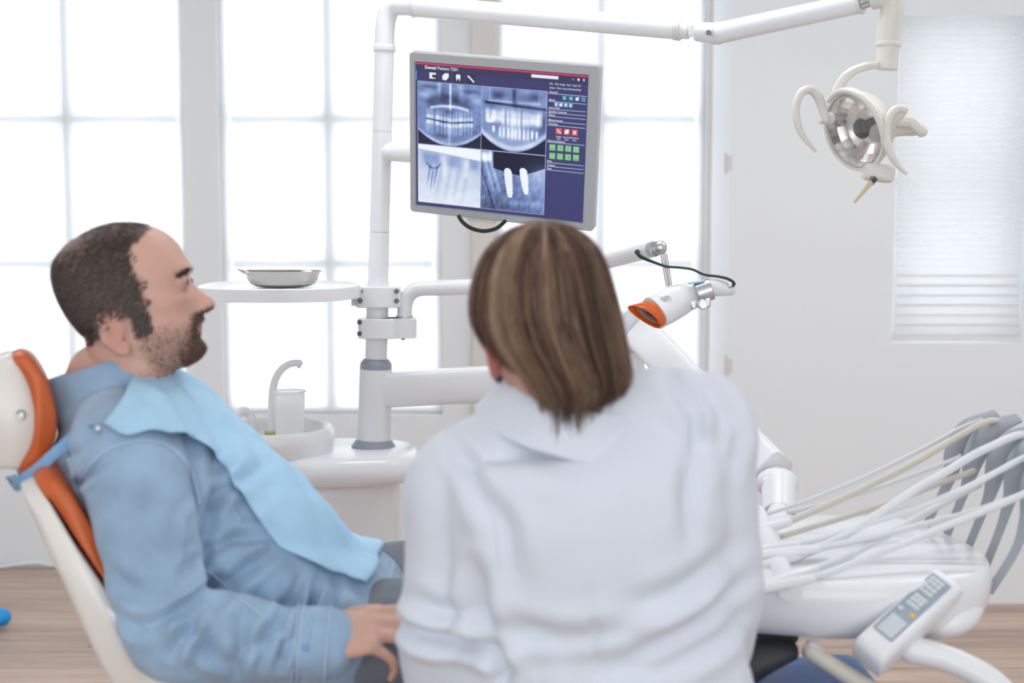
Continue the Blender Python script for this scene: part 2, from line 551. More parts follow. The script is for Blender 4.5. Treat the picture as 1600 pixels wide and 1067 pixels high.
def window(idx, x0, x1, z0, z1, ywall, depth, vbars, hbars, blind, label, recess=.05):
    yb = ywall + depth - .05
    fr = MB(); t = .025
    for x in (x0 + t / 2, x1 - t / 2): fr.box((x, yb, (z0 + z1) / 2), (t, .05, z1 - z0))
    for z in (z0 + t / 2, z1 - t / 2): fr.box(((x0 + x1) / 2, yb, z), (x1 - x0 - 2 * t, .05, t))
    win = struct('window_%d' % idx, fr, M_FRAME, sharp=None, bevel=.004); win['label'] = label
    xs = [x0 + t] + vbars + [x1 - t]; zs = [z0 + t] + hbars + [z1 - t]
    for v in vbars:
        m_ = MB(); m_.box((v, yb, (z0 + z1) / 2), (.034, .04, z1 - z0 - 2 * t)); obj('glazing_bar', m_, M_BAR, win, sharp=None)
    for h in hbars:
        for a, b in zip(xs[:-1], xs[1:]):
            m_ = MB(); m_.box(((a + b) / 2, yb, h), (b - a - .03, .036, .03)); obj('glazing_bar', m_, M_BAR, win, sharp=None)
    for a, b in zip(xs[:-1], xs[1:]):
        for c, d in zip(zs[:-1], zs[1:]):
            m_ = MB(); m_.box(((a + b) / 2, yb, (c + d) / 2), (b - a - .02, .006, d - c - .02)); obj('pane', m_, M_PANE, win, sharp=None)
    # blind with a hem bar
    yb2 = ywall + recess
    m_ = MB(); m_.box(((x0 + x1) / 2, yb2, (z0 + z1) / 2 + .004), (x1 - x0 - .008, .0012, z1 - z0 - .012))
    bl = obj('roller_blind', m_, blind, win, sharp=None)
    m_ = MB(); m_.box(((x0 + x1) / 2, yb2, z0 + .014), (x1 - x0 - .01, .008, .014)); obj('hem_bar', m_, M_FRAME, bl, bevel=.003)
    return win


labs = ['bright white window at the left edge, behind the patient', 'bright white window behind the tray and the cup', 'bright white window behind the monitor']
for i, (w, vb) in enumerate(zip(W, (112, 516, 937))):
    window(i + 1, w[0], w[1], sill, head, YB, T, [xcol(vb, 350, YB + .07)], [P(500, 412, YB + .07).z, P(500, 187, YB + .07).z], M_BLIND, labs[i], .03)
refl_win = window(4, xa, xb, zb, zt, YR, TR, [], [(zt + zb) / 2], M_BLIND_REFL, 'window reflection built as a pale blue-white shaded window at the right edge beside the lamp', .012)  # stands in for a window reflected in the front glass; wall has none
# slat lines of the reflected blind, added at its foot
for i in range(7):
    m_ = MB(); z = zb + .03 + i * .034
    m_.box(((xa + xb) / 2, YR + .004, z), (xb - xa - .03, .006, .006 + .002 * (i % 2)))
    obj('refl_slat', m_, M_FRAME, refl_win, bevel=.002)
# upright trim boards and hinges
mb = MB(); mb.box((xcol(757), YB - .022, (P(757, 668, YB).z + ZC) / 2), (xcol(777) - xcol(737), .044, ZC - P(757, 668, YB).z))
struct('trim_1', mb, M_BOARD, bevel=.006)
mb = MB(); mb.box((xcol(1118), YB - .015, ZC / 2), (.05, .03, ZC))
struct('trim_2', mb, M_BOARD, bevel=.006)
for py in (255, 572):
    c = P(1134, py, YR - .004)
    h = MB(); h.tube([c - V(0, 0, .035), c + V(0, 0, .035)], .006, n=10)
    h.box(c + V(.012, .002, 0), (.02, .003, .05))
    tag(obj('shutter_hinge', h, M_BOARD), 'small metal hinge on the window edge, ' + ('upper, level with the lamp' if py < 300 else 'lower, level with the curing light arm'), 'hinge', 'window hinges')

# ------------------------------------------------------------------ cuspidor unit
DP = 3.45                                    # depth of the equipment pole
def rz_ring(cx, cy, rx, ry, z, n=48, power=2.0, rot=0.0):
    out = []
    for k in range(n):
        a = 2 * PI * k / n
        ca, sa = math.cos(a), math.sin(a)
        ca = math.copysign(abs(ca) ** (2 / power), ca); sa = math.copysign(abs(sa) ** (2 / power), sa)
        x, y_ = rx * ca, ry * sa
        out.append(V(cx + x * math.cos(rot) - y_ * math.sin(rot), cy + x * math.sin(rot) + y_ * math.cos(rot), z))
    return out

col_b = P(584, 697, DP)
zt_ = col_b.z
cus = thing('cuspidor_unit', 'white spittoon cabinet with round basin and water spouts behind the patient', 'dental unit', (col_b.x - .25, DP - .05, 0))
xr = P(652, 705, DP).x; xl = P(250, 690, DP).x
cx, rx = (xr + xl) / 2, (xr - xl) / 2
body = MB()
body.rings([rz_ring(cx - .012, DP - .03, rx - .03, .145, z, power=4) for z in (.0, .02, .3, zt_ - .06)])
obj('cabinet_body', body, M_WHITE, cus, sharp=50)
top = MB()
prof = [(-.010, -.066), (0, -.06), (.004, -.045), (.002, -.02), (-.006, -.006), (-.018, 0.0)]
top.rings([rz_ring(cx, DP - .03, rx + o, .17 + o, zt_ + z, power=3.4, n=64) for o, z in prof])
obj('top_shelf', top, M_WHITE, cus, sharp=60)
bc = P(424, 680, 3.39); rb = .152
basin = MB()
prof = [(rb - .012, -.03), (rb - .004, .0), (rb, .03), (rb - .002, .05), (rb - .010, .06), (rb - .02, .058), (rb - .026, .045), (rb - .035, .02), (rb - .06, .008), (.03, .0), (.012, -.002)]
basin.lathe(prof, n=56, c=(bc.x, bc.y, zt_), cap0=True, cap1=True)
bas = obj('basin', basin, M_WHITE2, cus, sharp=60)
dr = MB(); dr.lathe([(.018, .004), (.018, .008), (.006, .009)], n=20, c=(bc.x + .05, bc.y, zt_), cap1=True); obj('drain', dr, M_SATIN, bas)
# tall cup filler and short rinse spout
dS = 3.43
s0 = P(424, 678, dS)
m_ = MB(); m_.rings([rz_ring(P(405, 678, dS).x, dS + .01, .062, .045, zz, power=3) for zz in (zt_ + .004, s0.z - .001)]); obj('spout_ledge', m_, M_WHITE2, cus, bevel=.004)
fl = MB(); fl.tube([s0, P(425, 640, dS), P(427, 605, dS), P(436, 582, dS), P(452, 569, dS), P(468, 567, dS)], [.0105, .010, .0095, .009, .0085, .0085], n=16, sub=6, round_caps=True)
sp = obj('cup_filler_spout', fl, M_WHITE2, cus, sharp=60)
t_ = MB(); t_.tube([P(467, 568, dS), P(467, 575, dS)], .0042, n=12); obj('nozzle', t_, M_SATIN, sp)
g_ = MB(); g_.lathe([(.016, 0), (.017, .006), (.012, .008)], n=24, c=(s0.x, s0.y, s0.z), cap0=True, cap1=True); obj('seal_ring', g_, M_GREEN, sp)
s1 = P(394, 677, dS)
fl = MB(); fl.tube([s1, P(394, 658, dS), P(388, 645, dS), P(376, 643, dS - .02), P(364, 655, dS - .05)], [.011, .0105, .011, .011, .008], n=16, sub=6, round_caps=True)
sp2 = obj('bowl_rinse_spout', fl, M_WHITE2, cus, sharp=60)
g_ = MB(); g_.lathe([(.016, 0), (.017, .006), (.012, .008)], n=24, c=(s1.x, s1.y, s1.z), cap0=True, cap1=True); obj('seal_ring', g_, M_GREEN, sp2)

# plastic cup
cb = P(453, 688, 3.3)
cup = MB(); hcup = P(453, 611, 3.3).z - (zt_ + .012)
cup.lathe([(.0305, 0), (.0315, .01), (.035, hcup * .7), (.0365, hcup * .86), (.0365, hcup - .004), (.039, hcup - .002), (.039, hcup + .001), (.0365, hcup + .001), (.0362, hcup - .003)], n=40, c=(cb.x, cb.y, zt_ + .012), cap0=True)
tag(obj('plastic_cup', cup, M_CUP, sharp=60), 'translucent white plastic cup standing under the spout', 'cup')

# ------------------------------------------------------------------ pole
pole = thing('equipment_pole', 'white upright equipment pole with grey collars rising from the spittoon cabinet', 'pole', (col_b.x, DP, zt_))
LEAN = (P(601, 60, DP).x - col_b.x) / (P(601, 60, DP).z - col_b.z)
def PX(z): return V(col_b.x + LEAN * (z - col_b.z), DP, z)
def zpx(py): return P(590, py, DP).z
def seg(name, y0, y1, r, m, r1=None, parent=pole, sharp=50, bev=0):
    m_ = MB(); m_.tube([PX(zpx(y0)), PX(zpx(y1))], [r, r1 or r], n=32); return obj(name, m_, m, parent, sharp=sharp, bevel=bev)
sc_ = DP / F_PX
seg('base_flange', 698, 686, 36 * sc_, M_GREY, 28 * sc_, bev=.002)
seg('lower_column', 692, 576, 26 * sc_, M_WHITE)
seg('grey_collar', 579, 566, 25.5 * sc_, M_GREY, 25 * sc_, bev=.004)
seg('collar_cap', 567, 560, 25 * sc_, M_GREY, 19 * sc_, bev=.003)
seg('middle_tube', 566, 440, 17.5 * sc_, M_WHITE)
seg('upper_tube', 446, 362.8, 16 * sc_, M_WHITE)
seg('joint_line', 363.2, 361.6, 15 * sc_, M_GREY)
seg('upper_tube', 362, 206, 15.6 * sc_, M_WHITE)
seg('joint_line', 206.5, 205, 15 * sc_, M_GREY)
seg('upper_tube', 205.5, 80, 15.4 * sc_, M_WHITE)
rg = seg('ring', 82, 70, 18 * sc_, M_WHITE2, bev=.005)
# elbow and horizontal light arm
m_ = MB()
el = [PX(zpx(76)), PX(zpx(45)), P(605, 24, DP), P(614, 10, DP - .005), P(630, 8, DP - .015), P(648, 9.5, DP - .02)]
m_.tube(el, 15.6 * sc_, n=28, sub=6); obj('elbow', m_, M_WHITE, pole, sharp=60)

# ------------------------------------------------------------------ operating lamp with its arm
A0 = P(648, 9.5, DP - .02); A1 = P(1062, 46, 3.2)
lamp = thing('operating_lamp', 'white dental operating lamp with round reflector and two curved handles on a long arm', 'lamp', tuple(A0))
m_ = MB(); m_.tube([A0, A1], [16.5 * sc_, .0232], n=28); obj('fixed_arm', m_, M_WHITE, lamp, sharp=60)
m_ = MB(); d_ = (A1 - A0).normalized(); m_.tube([A0 - d_ * .004, A0 + d_ * .004], .0272, n=28); obj('arm_ring', m_, M_IVORY, lamp, bevel=.002)
m_ = MB(); m_.tube([A1 - d_ * .012, A1 + d_ * .004], .0252, n=28); obj('arm_ring', m_, M_IVORY, lamp, bevel=.002)
m_ = MB(); m_.tube([A1, P(1078, 48, 3.19)], [.022, .019], n=20); m_.box(P(1085, 48, 3.18), (.03, .02, .026)); obj('knuckle', m_, M_WHITE2, lamp, bevel=.003)
J = P(1096, 49, 3.17)
m_ = MB(); m_.tube([J + V(-.012, 0, 0), P(1118, 53, 3.15)], [.021, .0235], n=24); obj('knuckle', m_, M_WHITE2, lamp, bevel=.003)
m_ = MB(); m_.tube([P(1107, 51, 3.135), P(1107, 51, 3.122)], .006, n=12); obj('bolt', m_, M_BOLT, lamp)
S0, S1 = P(1116, 53.5, 3.15), P(1347, 4, 2.95)
m_ = MB(); m_.tube([S0, S1], [.0232, .0215], n=28, round_caps=False); obj('spring_arm', m_, M_WHITE, lamp, sharp=60)
m_ = MB(); m_.tube([S0 + (S1 - S0) * .02, S0 + (S1 - S0) * .035], .0252, n=28); obj('arm_ring', m_, M_IVORY, lamp, bevel=.002)
m_ = MB(); m_.tube([S1 - (S1 - S0) * .02, S1], .024, n=28); obj('arm_ring', m_, M_IVORY, lamp, bevel=.002)
DL = 2.92; sl = DL / F_PX
m_ = MB(); m_.tube([S1, P(1362, 0, DL + .02), P(1376, -3, DL)], [.014, .013, .013], n=18); obj('knuckle', m_, M_SATIN, lamp)
m_ = MB(); m_.tube([P(1362, -4, DL + .01), P(1380, -6, DL), P(1392, 2, DL), P(1394, 20, DL), P(1390, 45, DL), P(1388, 66, DL)], 18.5 * sl, n=28, sub=5); obj('drop_elbow', m_, M_IVORY, lamp, sharp=60)
m_ = MB(); m_.tube([P(1388.3, 65, DL), P(1387.7, 74, DL)], 19.3 * sl, n=28); obj('ring', m_, M_IVORY, lamp, bevel=.003)
m_ = MB(); m_.tube([P(1388, 72, DL), P(1384.5, 109, DL)], 17.3 * sl, n=28); obj('drop_sleeve', m_, M_IVORY, lamp, bevel=.002)
m_ = MB(); m_.tube([P(1372, 101, DL - .01), P(1352, 104, DL - .01), P(1330, 113, DL - .01), P(1315, 128, DL), P(1307, 148, DL + .01)], [6.5 * sl, 8 * sl, 9 * sl, 10 * sl, 11 * sl], n=18, sub=5, flat=.8)
obj('neck_arm', m_, M_IVORY, lamp, sharp=60)
# head: frame axes
HC = P(1338, 204, DL - .02)
n_ = V(-.76, -.56, -.26).normalized()                  # the lens faces this way
v_ = V(-.16, .08, 1.0); v_ = (v_ - n_ * v_.dot(n_)).normalized()
u_ = v_.cross(n_).normalized()
HM = Matrix((u_, v_, n_)).transposed()
R_ = .078
shell = MB()
shell.lathe([(R_ * .35, -.075), (R_ * .7, -.06), (R_ * .95, -.03), (R_ * 1.06, -.004), (R_ * 1.08, .004), (R_ * 1.05, .010), (R_ * .98, .010), (R_ * .97, .0), (R_ * .9, -.025), (R_ * .6, -.05), (.01, -.06)], n=48, c=HC, M=HM, sx=.92, cap0=True, cap1=True)
hd = obj('lamp_housing', shell, M_IVORY, lamp, sharp=60)
ref = MB(); nf = 28
prof = [(R_ * .96, .002), (R_ * .9, -.018), (R_ * .72, -.034), (R_ * .5, -.045), (R_ * .25, -.052), (.006, -.054)]
ref.lathe(prof, n=nf, c=HC, M=HM, sx=.92, cap1=True)
obj('reflector', ref, M_LENSGL, hd, sharp=8)
m_ = MB(); m_.ell(HC + HM @ V(.004, .0, -.012), (.019, .021, .014), HM); m_.tube([HC + HM @ V(.012, .006, -.014), HC + HM @ V(.045, .012, -.03)], [.009, .006], n=12)
obj('bulb_shield', m_, M_DARKGL, hd)
m_ = MB(); m_.lathe([(R_ * 1.0, .0075), (R_ * .6, .0135), (.004, .016), (.004, .0145), (R_ * .6, .012), (R_ * 1.0, .006)], n=40, c=HC, M=HM, sx=.92, closed=True); obj('lens_cover', m_, glass_mat('lamp_lens', (.97, .97, .97), .1), hd, sharp=60)
m_ = MB()
pts = [HC + HM @ V(R_ * 1.0 * .95 * math.sin(a), R_ * 1.08 * math.cos(a), .012) for a in [(-.55 + 2.6 * i / 12) for i in range(13)]]
m_.tube(pts, [.006 + .008 * math.sin(PI * i / 12) for i in range(13)], n=12, flat=.6); obj('front_hood', m_, M_IVORY, hd, sharp=70)
# handles
hl = [P(1290, 186, DL - .03), P(1284, 166, DL - .03), P(1277, 149, DL - .035), P(1265, 140, DL - .04), P(1252, 145, DL - .05), P(1244, 164, DL - .055), P(1245, 188, DL - .06), P(1254, 212, DL - .06), P(1274, 236, DL - .06)]
m_ = MB(); m_.tube(hl, [.009, .0095, .010, .009, .0088, .0085, .008, .006, .003], n=14, sub=4, round_caps=True); obj('handle', m_, M_IVORY, lamp, sharp=70)
m_ = MB(); m_.tube([P(1280, 183, DL - .025), P(1300, 186, DL - .015)], .013, n=16); obj('handle_socket', m_, M_IVORY, lamp, bevel=.002)
hr = [P(1388, 205, DL - .05), P(1398, 186, DL - .06), P(1412, 172, DL - .07), P(1400, 171, DL - .075), P(1389, 184, DL - .08), P(1384, 210, DL - .085), P(1391, 238, DL - .09), P(1403, 258, DL - .09), P(1416, 271, DL - .09)]
m_ = MB(); m_.tube(hr, [.009, .0095, .009, .009, .0088, .0085, .008, .006, .003], n=14, sub=4, round_caps=True); obj('handle', m_, M_IVORY, lamp, sharp=70)
m_ = MB(); m_.tube([P(1372, 205, DL - .02), P(1404, 198, DL + .0), P(1428, 201, DL + .01)], [.022, .019, .015], n=20, round_caps=True); m_.tube([P(1396, 188, DL - .04), P(1424, 190, DL - .05), P(1440, 205, DL - .05)], [.014, .013, .012], n=16, round_caps=True)
obj('handle_socket', m_, M_IVORY, lamp, sharp=60)
m_ = MB(); cI = P(1372, 270, DL - .03)
m_.box(cI, (.062, .045, .036), Matrix.Rotation(math.radians(8), 3, 'Y')); sb = obj('switch_box', m_, M_IVORY, lamp, bevel=.010, bev_seg=3)
m_ = MB(); m_.tube([P(1366, 279, DL - .055), P(1361, 286, DL - .06)], [.0075, .006], n=14); obj('switch_collar', m_, M_BOLT, sb)
m_ = MB(); m_.tube([P(1361, 285, DL - .06), P(1336, 315, DL - .075)], [.0055, .003], n=12, round_caps=True); obj('switch_lever', m_, M_BEIGE, sb)

# ------------------------------------------------------------------ clamps, tray
tray = thing('instrument_tray', 'round white instrument tray clamped to the pole, carrying the steel dish', 'tray', tuple(PX(zpx(462))))
m_ = MB()
c1 = PX(zpx(463)); hh = zpx(447) - zpx(480)
m_.rings([rz_ring(c1.x + .003, DP - .002, .054, .042, c1.z + s * hh / 2, power=5) for s in (-1, 1)])
m_.box((P(560, 463, DP).x, DP, c1.z), (.03, .05, hh * .86))
obj('clamp', m_, M_WHITE2, tray, bevel=.003)
for px in (563, 620):
    for py in (455, 470):
        c = P(px, py, DP - .04); m_ = MB(); m_.tube([c, c - V(0, .006, 0)], .006, n=14); obj('bolt', m_, M_BOLT, tray)
tcx, tcy, tz = P(438, 452, 3.38).x, 3.38, P(438, 455, 3.38).z
trx, try_ = 124 * 3.38 / F_PX, .19
m_ = MB()
prof = [(-.012, -.016), (0, -.014), (0.0, .014), (-.004, .0165), (-.007, .0145), (-.010, .0105), (-.03, .010), (-trx + .02, .010)]
m_.rings([rz_ring(tcx, tcy, trx + o, try_ + o, tz + z, n=64, power=2.5) for o, z in prof])
obj('tray_plate', m_, M_WHITE2, tray, sharp=50)
m_ = MB(); m_.box((P(550, 462, 3.43).x, 3.43, tz - .005), (.05, .06, .022)); obj('tray_bracket', m_, M_WHITE2, tray, bevel=.004)

# kidney dish and instruments
dc = V(P(441, 440, 3.36).x, 3.36, tz + .0102); rx_ = 59 * 3.36 / F_PX
hgt = P(441, 424, 3.36).z - dc.z
def kid(sc, z, n=48):
    out = []
    for k in range(n):
        a = 2 * PI * k / n
        out.append(V(dc.x + rx_ * sc * math.cos(a), dc.y + rx_ * .6 * sc * (math.sin(a)) + rx_ * .22 * sc * math.cos(a) ** 2 - .01, dc.z + z))
    return out
m_ = MB()
m_.rings([kid(.55, .001), kid(.76, .004), kid(.88, .012), kid(.94, hgt * .5), kid(.97, hgt - .005), kid(1.03, hgt), kid(1.04, hgt + .002), kid(.95, hgt - .002), kid(.92, hgt * .5), kid(.86, .008), kid(.3, .005)])
tag(obj('kidney_dish', m_, M_STEEL, sharp=60), 'polished stainless steel kidney dish on the round tray', 'dish')
def tweezer(a, b, spread, name, label):
    m_ = MB()
    for s in (-1, 1):
        o_ = V(0, s * spread, 0)
        m_.tube([a + o_ * .15, (a * 2 + b) / 3 + o_ * .9, b + o_ * .5], [.0012, .0022, .0016], n=8, sub=4)
    m_.tube([b + V(0, -spread * .5, 0), b + V(0, spread * .5, 0)], .0018, n=8)
    return tag(obj(name, m_, M_STEEL), label, 'tool')
zi = dc.z + hgt
tweezer(P(371, 421, 3.36), P(402, 431, 3.37), .004, 'tweezers', 'steel tweezers resting on the rim of the kidney dish, tips to the left')
m_ = MB(); m_.tube([P(377, 425, 3.34), P(390, 429, 3.34), P(415, 425, 3.36)], [.001, .0018, .0022], n=8, sub=3)
tag(obj('dental_probe', m_, M_STEEL), 'thin steel probe lying in the kidney dish beside the tweezers', 'tool')
m_ = MB(); m_.tube([P(388, 423, 3.38), P(420, 424, 3.38), P(470, 423, 3.38)], [.0025, .0026, .0022], n=8, sub=3)
mo = obj('mirror_handle', m_, M_STEEL); mo.name = 'mouth_mirror'
tag(mo, 'steel mouth mirror handle lying along the far rim of the kidney dish', 'tool')

# ------------------------------------------------------------------ arm with the orange-mouthed curing light
DA = DP
arm = thing('curing_light', 'white handheld-style curing light with orange shield on a bent white arm', 'curing light', tuple(PX(zpx(512))))
c2 = PX(zpx(512)); hh = zpx(497) - zpx(528)
m_ = MB(); m_.rings([rz_ring(c2.x + .003, DP, .047, .045, c2.z + s * hh / 2, power=5) for s in (-1, 1)])
m_.rings([rz_ring((c2.x + P(634, 512, DP).x) / 2 + .01, DP - .003, .052, .026, c2.z + s * hh / 2, power=6) for s in (-1, 1)])
m_.tube([V(P(630, 512, DP).x, DP - .003, c2.z - hh / 2), V(P(630, 512, DP).x, DP - .003, c2.z + hh / 2)], .026, n=28)
obj('clamp', m_, M_WHITE2, arm, bevel=.0025)
for py in (503, 521):
    c = P(564, py, DP - .035); m_ = MB(); m_.tube([c, c - V(.004, .008, 0)], .006, n=14); obj('bolt', m_, M_BOLT, arm)
m_ = MB(); m_.tube([P(630, 528, DP), P(630, 531, DP)], .005, n=12); obj('bolt', m_, M_BOLT, arm)
m_ = MB(); m_.tube([P(632, 497, DP), P(632, 493, DP)], .0215, n=24); obj('swivel_ring', m_, M_SATIN, arm)
m_ = MB(); m_.tube([P(632, 494, DP), P(633, 476, DP), P(639, 461, DP), P(652, 452, DP - .005), P(680, 450, DP - .02), P(740, 448, DP - .05), P(850, 444, 3.34)], .0185, n=24, sub=5)
obj('lower_arm', m_, M_WHITE, arm, sharp=70)
m_ = MB(); m_.tube([P(850, 455, 3.34), P(850, 425, 3.34)], .024, n=24); obj('elbow_joint', m_, M_WHITE2, arm, bevel=.003)
E0, E1 = P(850, 431, 3.34), P(1018, 390, 2.98)
m_ = MB(); m_.tube([E0, E1], [.019, .0172], n=24); obj('upper_arm', m_, M_WHITE, arm)
m_ = MB(); d_ = (E1 - E0).normalized()
m_.tube([E1 - d_ * .004, E1 + d_ * .012], .0165, n=24); m_.ell(P(1031, 387, 2.97), (.0155, .0155, .0155)); obj('ball_joint', m_, M_SATIN, arm)
m_ = MB(); m_.ell(P(996, 394, 2.965), (.006, .006, .006)); obj('cable_grommet', m_, M_BLACK, arm)
for a, b in (((1034, 396), (1043, 448)), ((1040, 396), (1048, 446))):
    m_ = MB(); m_.tube([P(*a, 2.965), P(*b, 2.96)], .0034, n=10); obj('rod', m_, M_STEEL, arm)
DCu = 2.93; su = DCu / F_PX
ax = [P(1022, 489, DCu - .02), P(1040, 480, DCu), P(1060, 469, DCu + .01), P(1080, 461, DCu + .02), P(1100, 454, DCu + .025)]
e2 = V(.62, -.35, -.7)
m_ = MB(); m_.tube(ax, [27 * su, 27 * su, 26 * su, 22 * su, 18 * su], n=28, sub=5, flat=.72, up=e2.cross((ax[0] - ax[2]).normalized()), power=2.5)
hb = obj('light_body', m_, M_WHITE2, arm, sharp=70)
for i in range(4):
    a = P(1029 + i * 4.2, 463.5 - i * 0.6, DCu - .018 + .0015 * i); b = P(1037 + i * 4.0, 472 - i * 1.6, DCu - .026 + .0015 * i)
    m_ = MB(); m_.tube([a, (a + b) / 2 + V(0, -.002, .001), b], .0009, n=6); obj('vent_slot', m_, M_GREY, hb)
m_ = MB(); m_.box(P(1088, 441, DCu - .004), (.034, .012, .004), Matrix.Rotation(math.radians(-9), 3, 'Y')); obj('blue_sticker', m_, mat('sticker_blue', srgb(170, 215, 235), rough=.4), hb, bevel=.001)
# orange hood, open at the front
mc = P(1011, 493, DCu - .05); w1 = (P(1033, 511, DCu - .05) - P(989, 482, DCu - .05)).normalized()
axd = (ax[0] - ax[1]).normalized()
w2 = axd.cross(w1).normalized()
if w2.z < 0: w2 = -w2
def hood(c, a, b, n=36, lip=0):
    out = []
    for k in range(n):
        t = 2 * PI * k / n
        cc, ss = math.cos(t), math.sin(t)
        out.append(c + w1 * a * cc + w2 * b * ss + axd * (lip * cc * cc))
    return out
k0 = ax[0] - axd * .004
m_ = MB()
m_.rings([hood(k0, 28 * su, 17 * su), hood(k0 + axd * .010, 28.5 * su, 17 * su), hood(mc - axd * .006, 28 * su, 15 * su), hood(mc + axd * .004, 30 * su, 14 * su, lip=.004), hood(mc + axd * .005, 28 * su, 12.6 * su, lip=.004), hood(mc - axd * .006, 24 * su, 11 * su), hood(k0 + axd * .006, 23 * su, 12 * su)], cap0=False, cap1=False)
obj('orange_shield', m_, M_SHIELD, arm, sharp=60)
m_ = MB(); m_.rings([hood(mc - axd * .004, 23 * su, 10 * su), hood(mc - axd * .006, 20 * su, 8 * su), hood(mc - axd * .015, 17 * su, 7 * su)], cap0=False); obj('light_window', m_, mat('smoke_window', srgb(160, 130, 120), rough=.2), hb)
for q in (-.006, .002):
    m_ = MB(); m_.ell(mc - axd * .010 + w1 * q - w2 * .0, (.0028, .0028, .0028), n=10, m=6); obj('diode', m_, M_BLACK, hb)
m_ = MB(); m_.tube([P(1088, 459, DCu + .005), P(1112, 451, DCu + .005)], 17.5 * su, n=28); obj('clamp_sleeve', m_, M_SATIN, arm, bevel=.002)
m_ = MB(); m_.box(P(1090, 473, DCu), (.034, .026, .018), Matrix.Rotation(math.radians(-18), 3, 'Y')); m_.box(P(1104, 468, DCu), (.014, .026, .03)); obj('clamp_block', m_, M_SATIN, arm, bevel=.003)
m_ = MB(); m_.tube([P(1094, 475, DCu - .01), P(1099, 475.5, DCu - .036)], 8 * su, n=20); obj('clamp_knob', m_, M_SATIN, arm, bevel=.002)
m_ = MB(); m_.tube([P(1108, 449, DCu + .005), P(1124, 449, DCu + .005), P(1138, 452, DCu), P(1142, 454, DCu)], [14 * su, 14 * su, 11 * su, 8 * su], n=24, sub=4, round_caps=True); obj('tail', m_, M_WHITE2, arm, sharp=70)
m_ = MB(); m_.tube([P(1138, 446, DCu - .012), P(1143, 445, DCu - .012)], 5 * su, n=14); obj('plug', m_, M_SATIN, arm)
m_ = MB(); m_.tube([P(996, 394, 2.962), P(1001, 401, 2.955), P(1020, 409, 2.95), P(1040, 416, 2.945), P(1062, 418, 2.94), P(1082, 421, 2.935), P(1100, 429, 2.93), P(1122, 432, 2.925), P(1138, 436, 2.92), P(1147, 443, 2.92), P(1142, 448, 2.92)], [.0042, .004, .0030, .0026, .0026, .0026, .0026, .0028, .003, .0035, .0035], n=10, sub=5)
obj('cable', m_, M_CABLE, arm, sharp=180)

# ------------------------------------------------------------------ monitor
mon_M = (Matrix.Rotation(math.radians(-18.5), 3, 'Z') @ Matrix.Rotation(math.radians(14.56), 3, 'X') @ Matrix.Rotation(math.radians(6.0), 3, 'Y'))
mon_c = V(-.0222, 2.9876, 1.5305)
MW, MH = .41, .345
mon = thing('monitor', 'silver flat monitor showing four dental x-rays, on the pole arm', 'monitor', tuple(mon_c))
def MP(x, y, z): return mon_c + mon_M @ V(x, y, z)
def rrect(w, h, r, y, n=6):
    out = []
    for cx_, cz_, a0 in ((w / 2 - r, h / 2 - r, 0), (-w / 2 + r, h / 2 - r, 90), (-w / 2 + r, -h / 2 + r, 180), (w / 2 - r, -h / 2 + r, 270)):
        for i in range(n + 1):
            a = math.radians(a0 + 90 * i / n); out.append(MP(cx_ + r * math.cos(a), y, cz_ + r * math.sin(a)))
    return out
# screen rectangle inside the bezel
SL, SR, ST, SB = -MW / 2 + .0135, MW / 2 - .0245, MH / 2 - .0215, -MH / 2 + .0165
def srect(g, y):
    return [MP(SR + g, y, ST + g)] * 7 + [MP(SL - g, y, ST + g)] * 7 + [MP(SL - g, y, SB - g)] * 7 + [MP(SR + g, y, SB - g)] * 7
m_ = MB()
m_.rings([rrect(MW - .04, MH - .04, .01, .045), rrect(MW - .004, MH - .004, .008, .03), rrect(MW, MH, .008, .022), rrect(MW, MH, .008, .001), rrect(MW - .005, MH - .005, .006, -.0015), srect(.002, -.0015), srect(.0, .004)], cap1=False)
obj('bezel', m_, M_SILVER, mon, sharp=30)
SW, SH = SR - SL, ST - SB
def SP(u, v, off=0.0): return MP(SL + u * SW, .003 - off, ST - v * SH)
def quad(u0, v0, u1, v1, off, n=1):
    m_ = MB(); m_.add([SP(u0, v0, off), SP(u1, v0, off), SP(u1, v1, off), SP(u0, v1, off)], [(0, 3, 2, 1)]); return m_
S_BG = screen_mat('screen_navy', srgb(62, 62, 108)); S_BAR = screen_mat('screen_dark_bar', srgb(58, 58, 92)); S_RED = screen_mat('screen_red', srgb(214, 58, 88))
S_W = screen_mat('screen_white', srgb(232, 236, 245)); S_LINE = screen_mat('screen_line', srgb(176, 182, 214)); S_TXT = screen_mat('screen_text', srgb(226, 228, 240))
S_TILE = screen_mat('screen_tile', srgb(52, 52, 78)); S_TEAL = screen_mat('screen_teal', srgb(70, 140, 170)); S_LB = screen_mat('screen_lightblue', srgb(110, 160, 210))
S_RI = screen_mat('screen_red_icon', srgb(232, 92, 88)); S_GR = screen_mat('screen_green', srgb(140, 200, 140)); S_CY = screen_mat('screen_cyan', srgb(90, 150, 210)); S_DG = screen_mat('screen_darkgreen', srgb(70, 130, 80))
scr = obj('screen', quad(0, 0, 1, 1, 0), S_BG, mon, sharp=None)
obj('title_bar', quad(0, .012, 1, .062, .0003), S_BAR, scr, sharp=None)
obj('red_line', quad(0, .002, 1, .0125, .0006), S_RED, scr, sharp=None)
obj('side_mark', quad(0, .055, .006, .12, .0005), S_CY, scr, sharp=None)
obj('search_field', quad(.679, .021, .833, .042, .0006), S_W, scr, sharp=None)


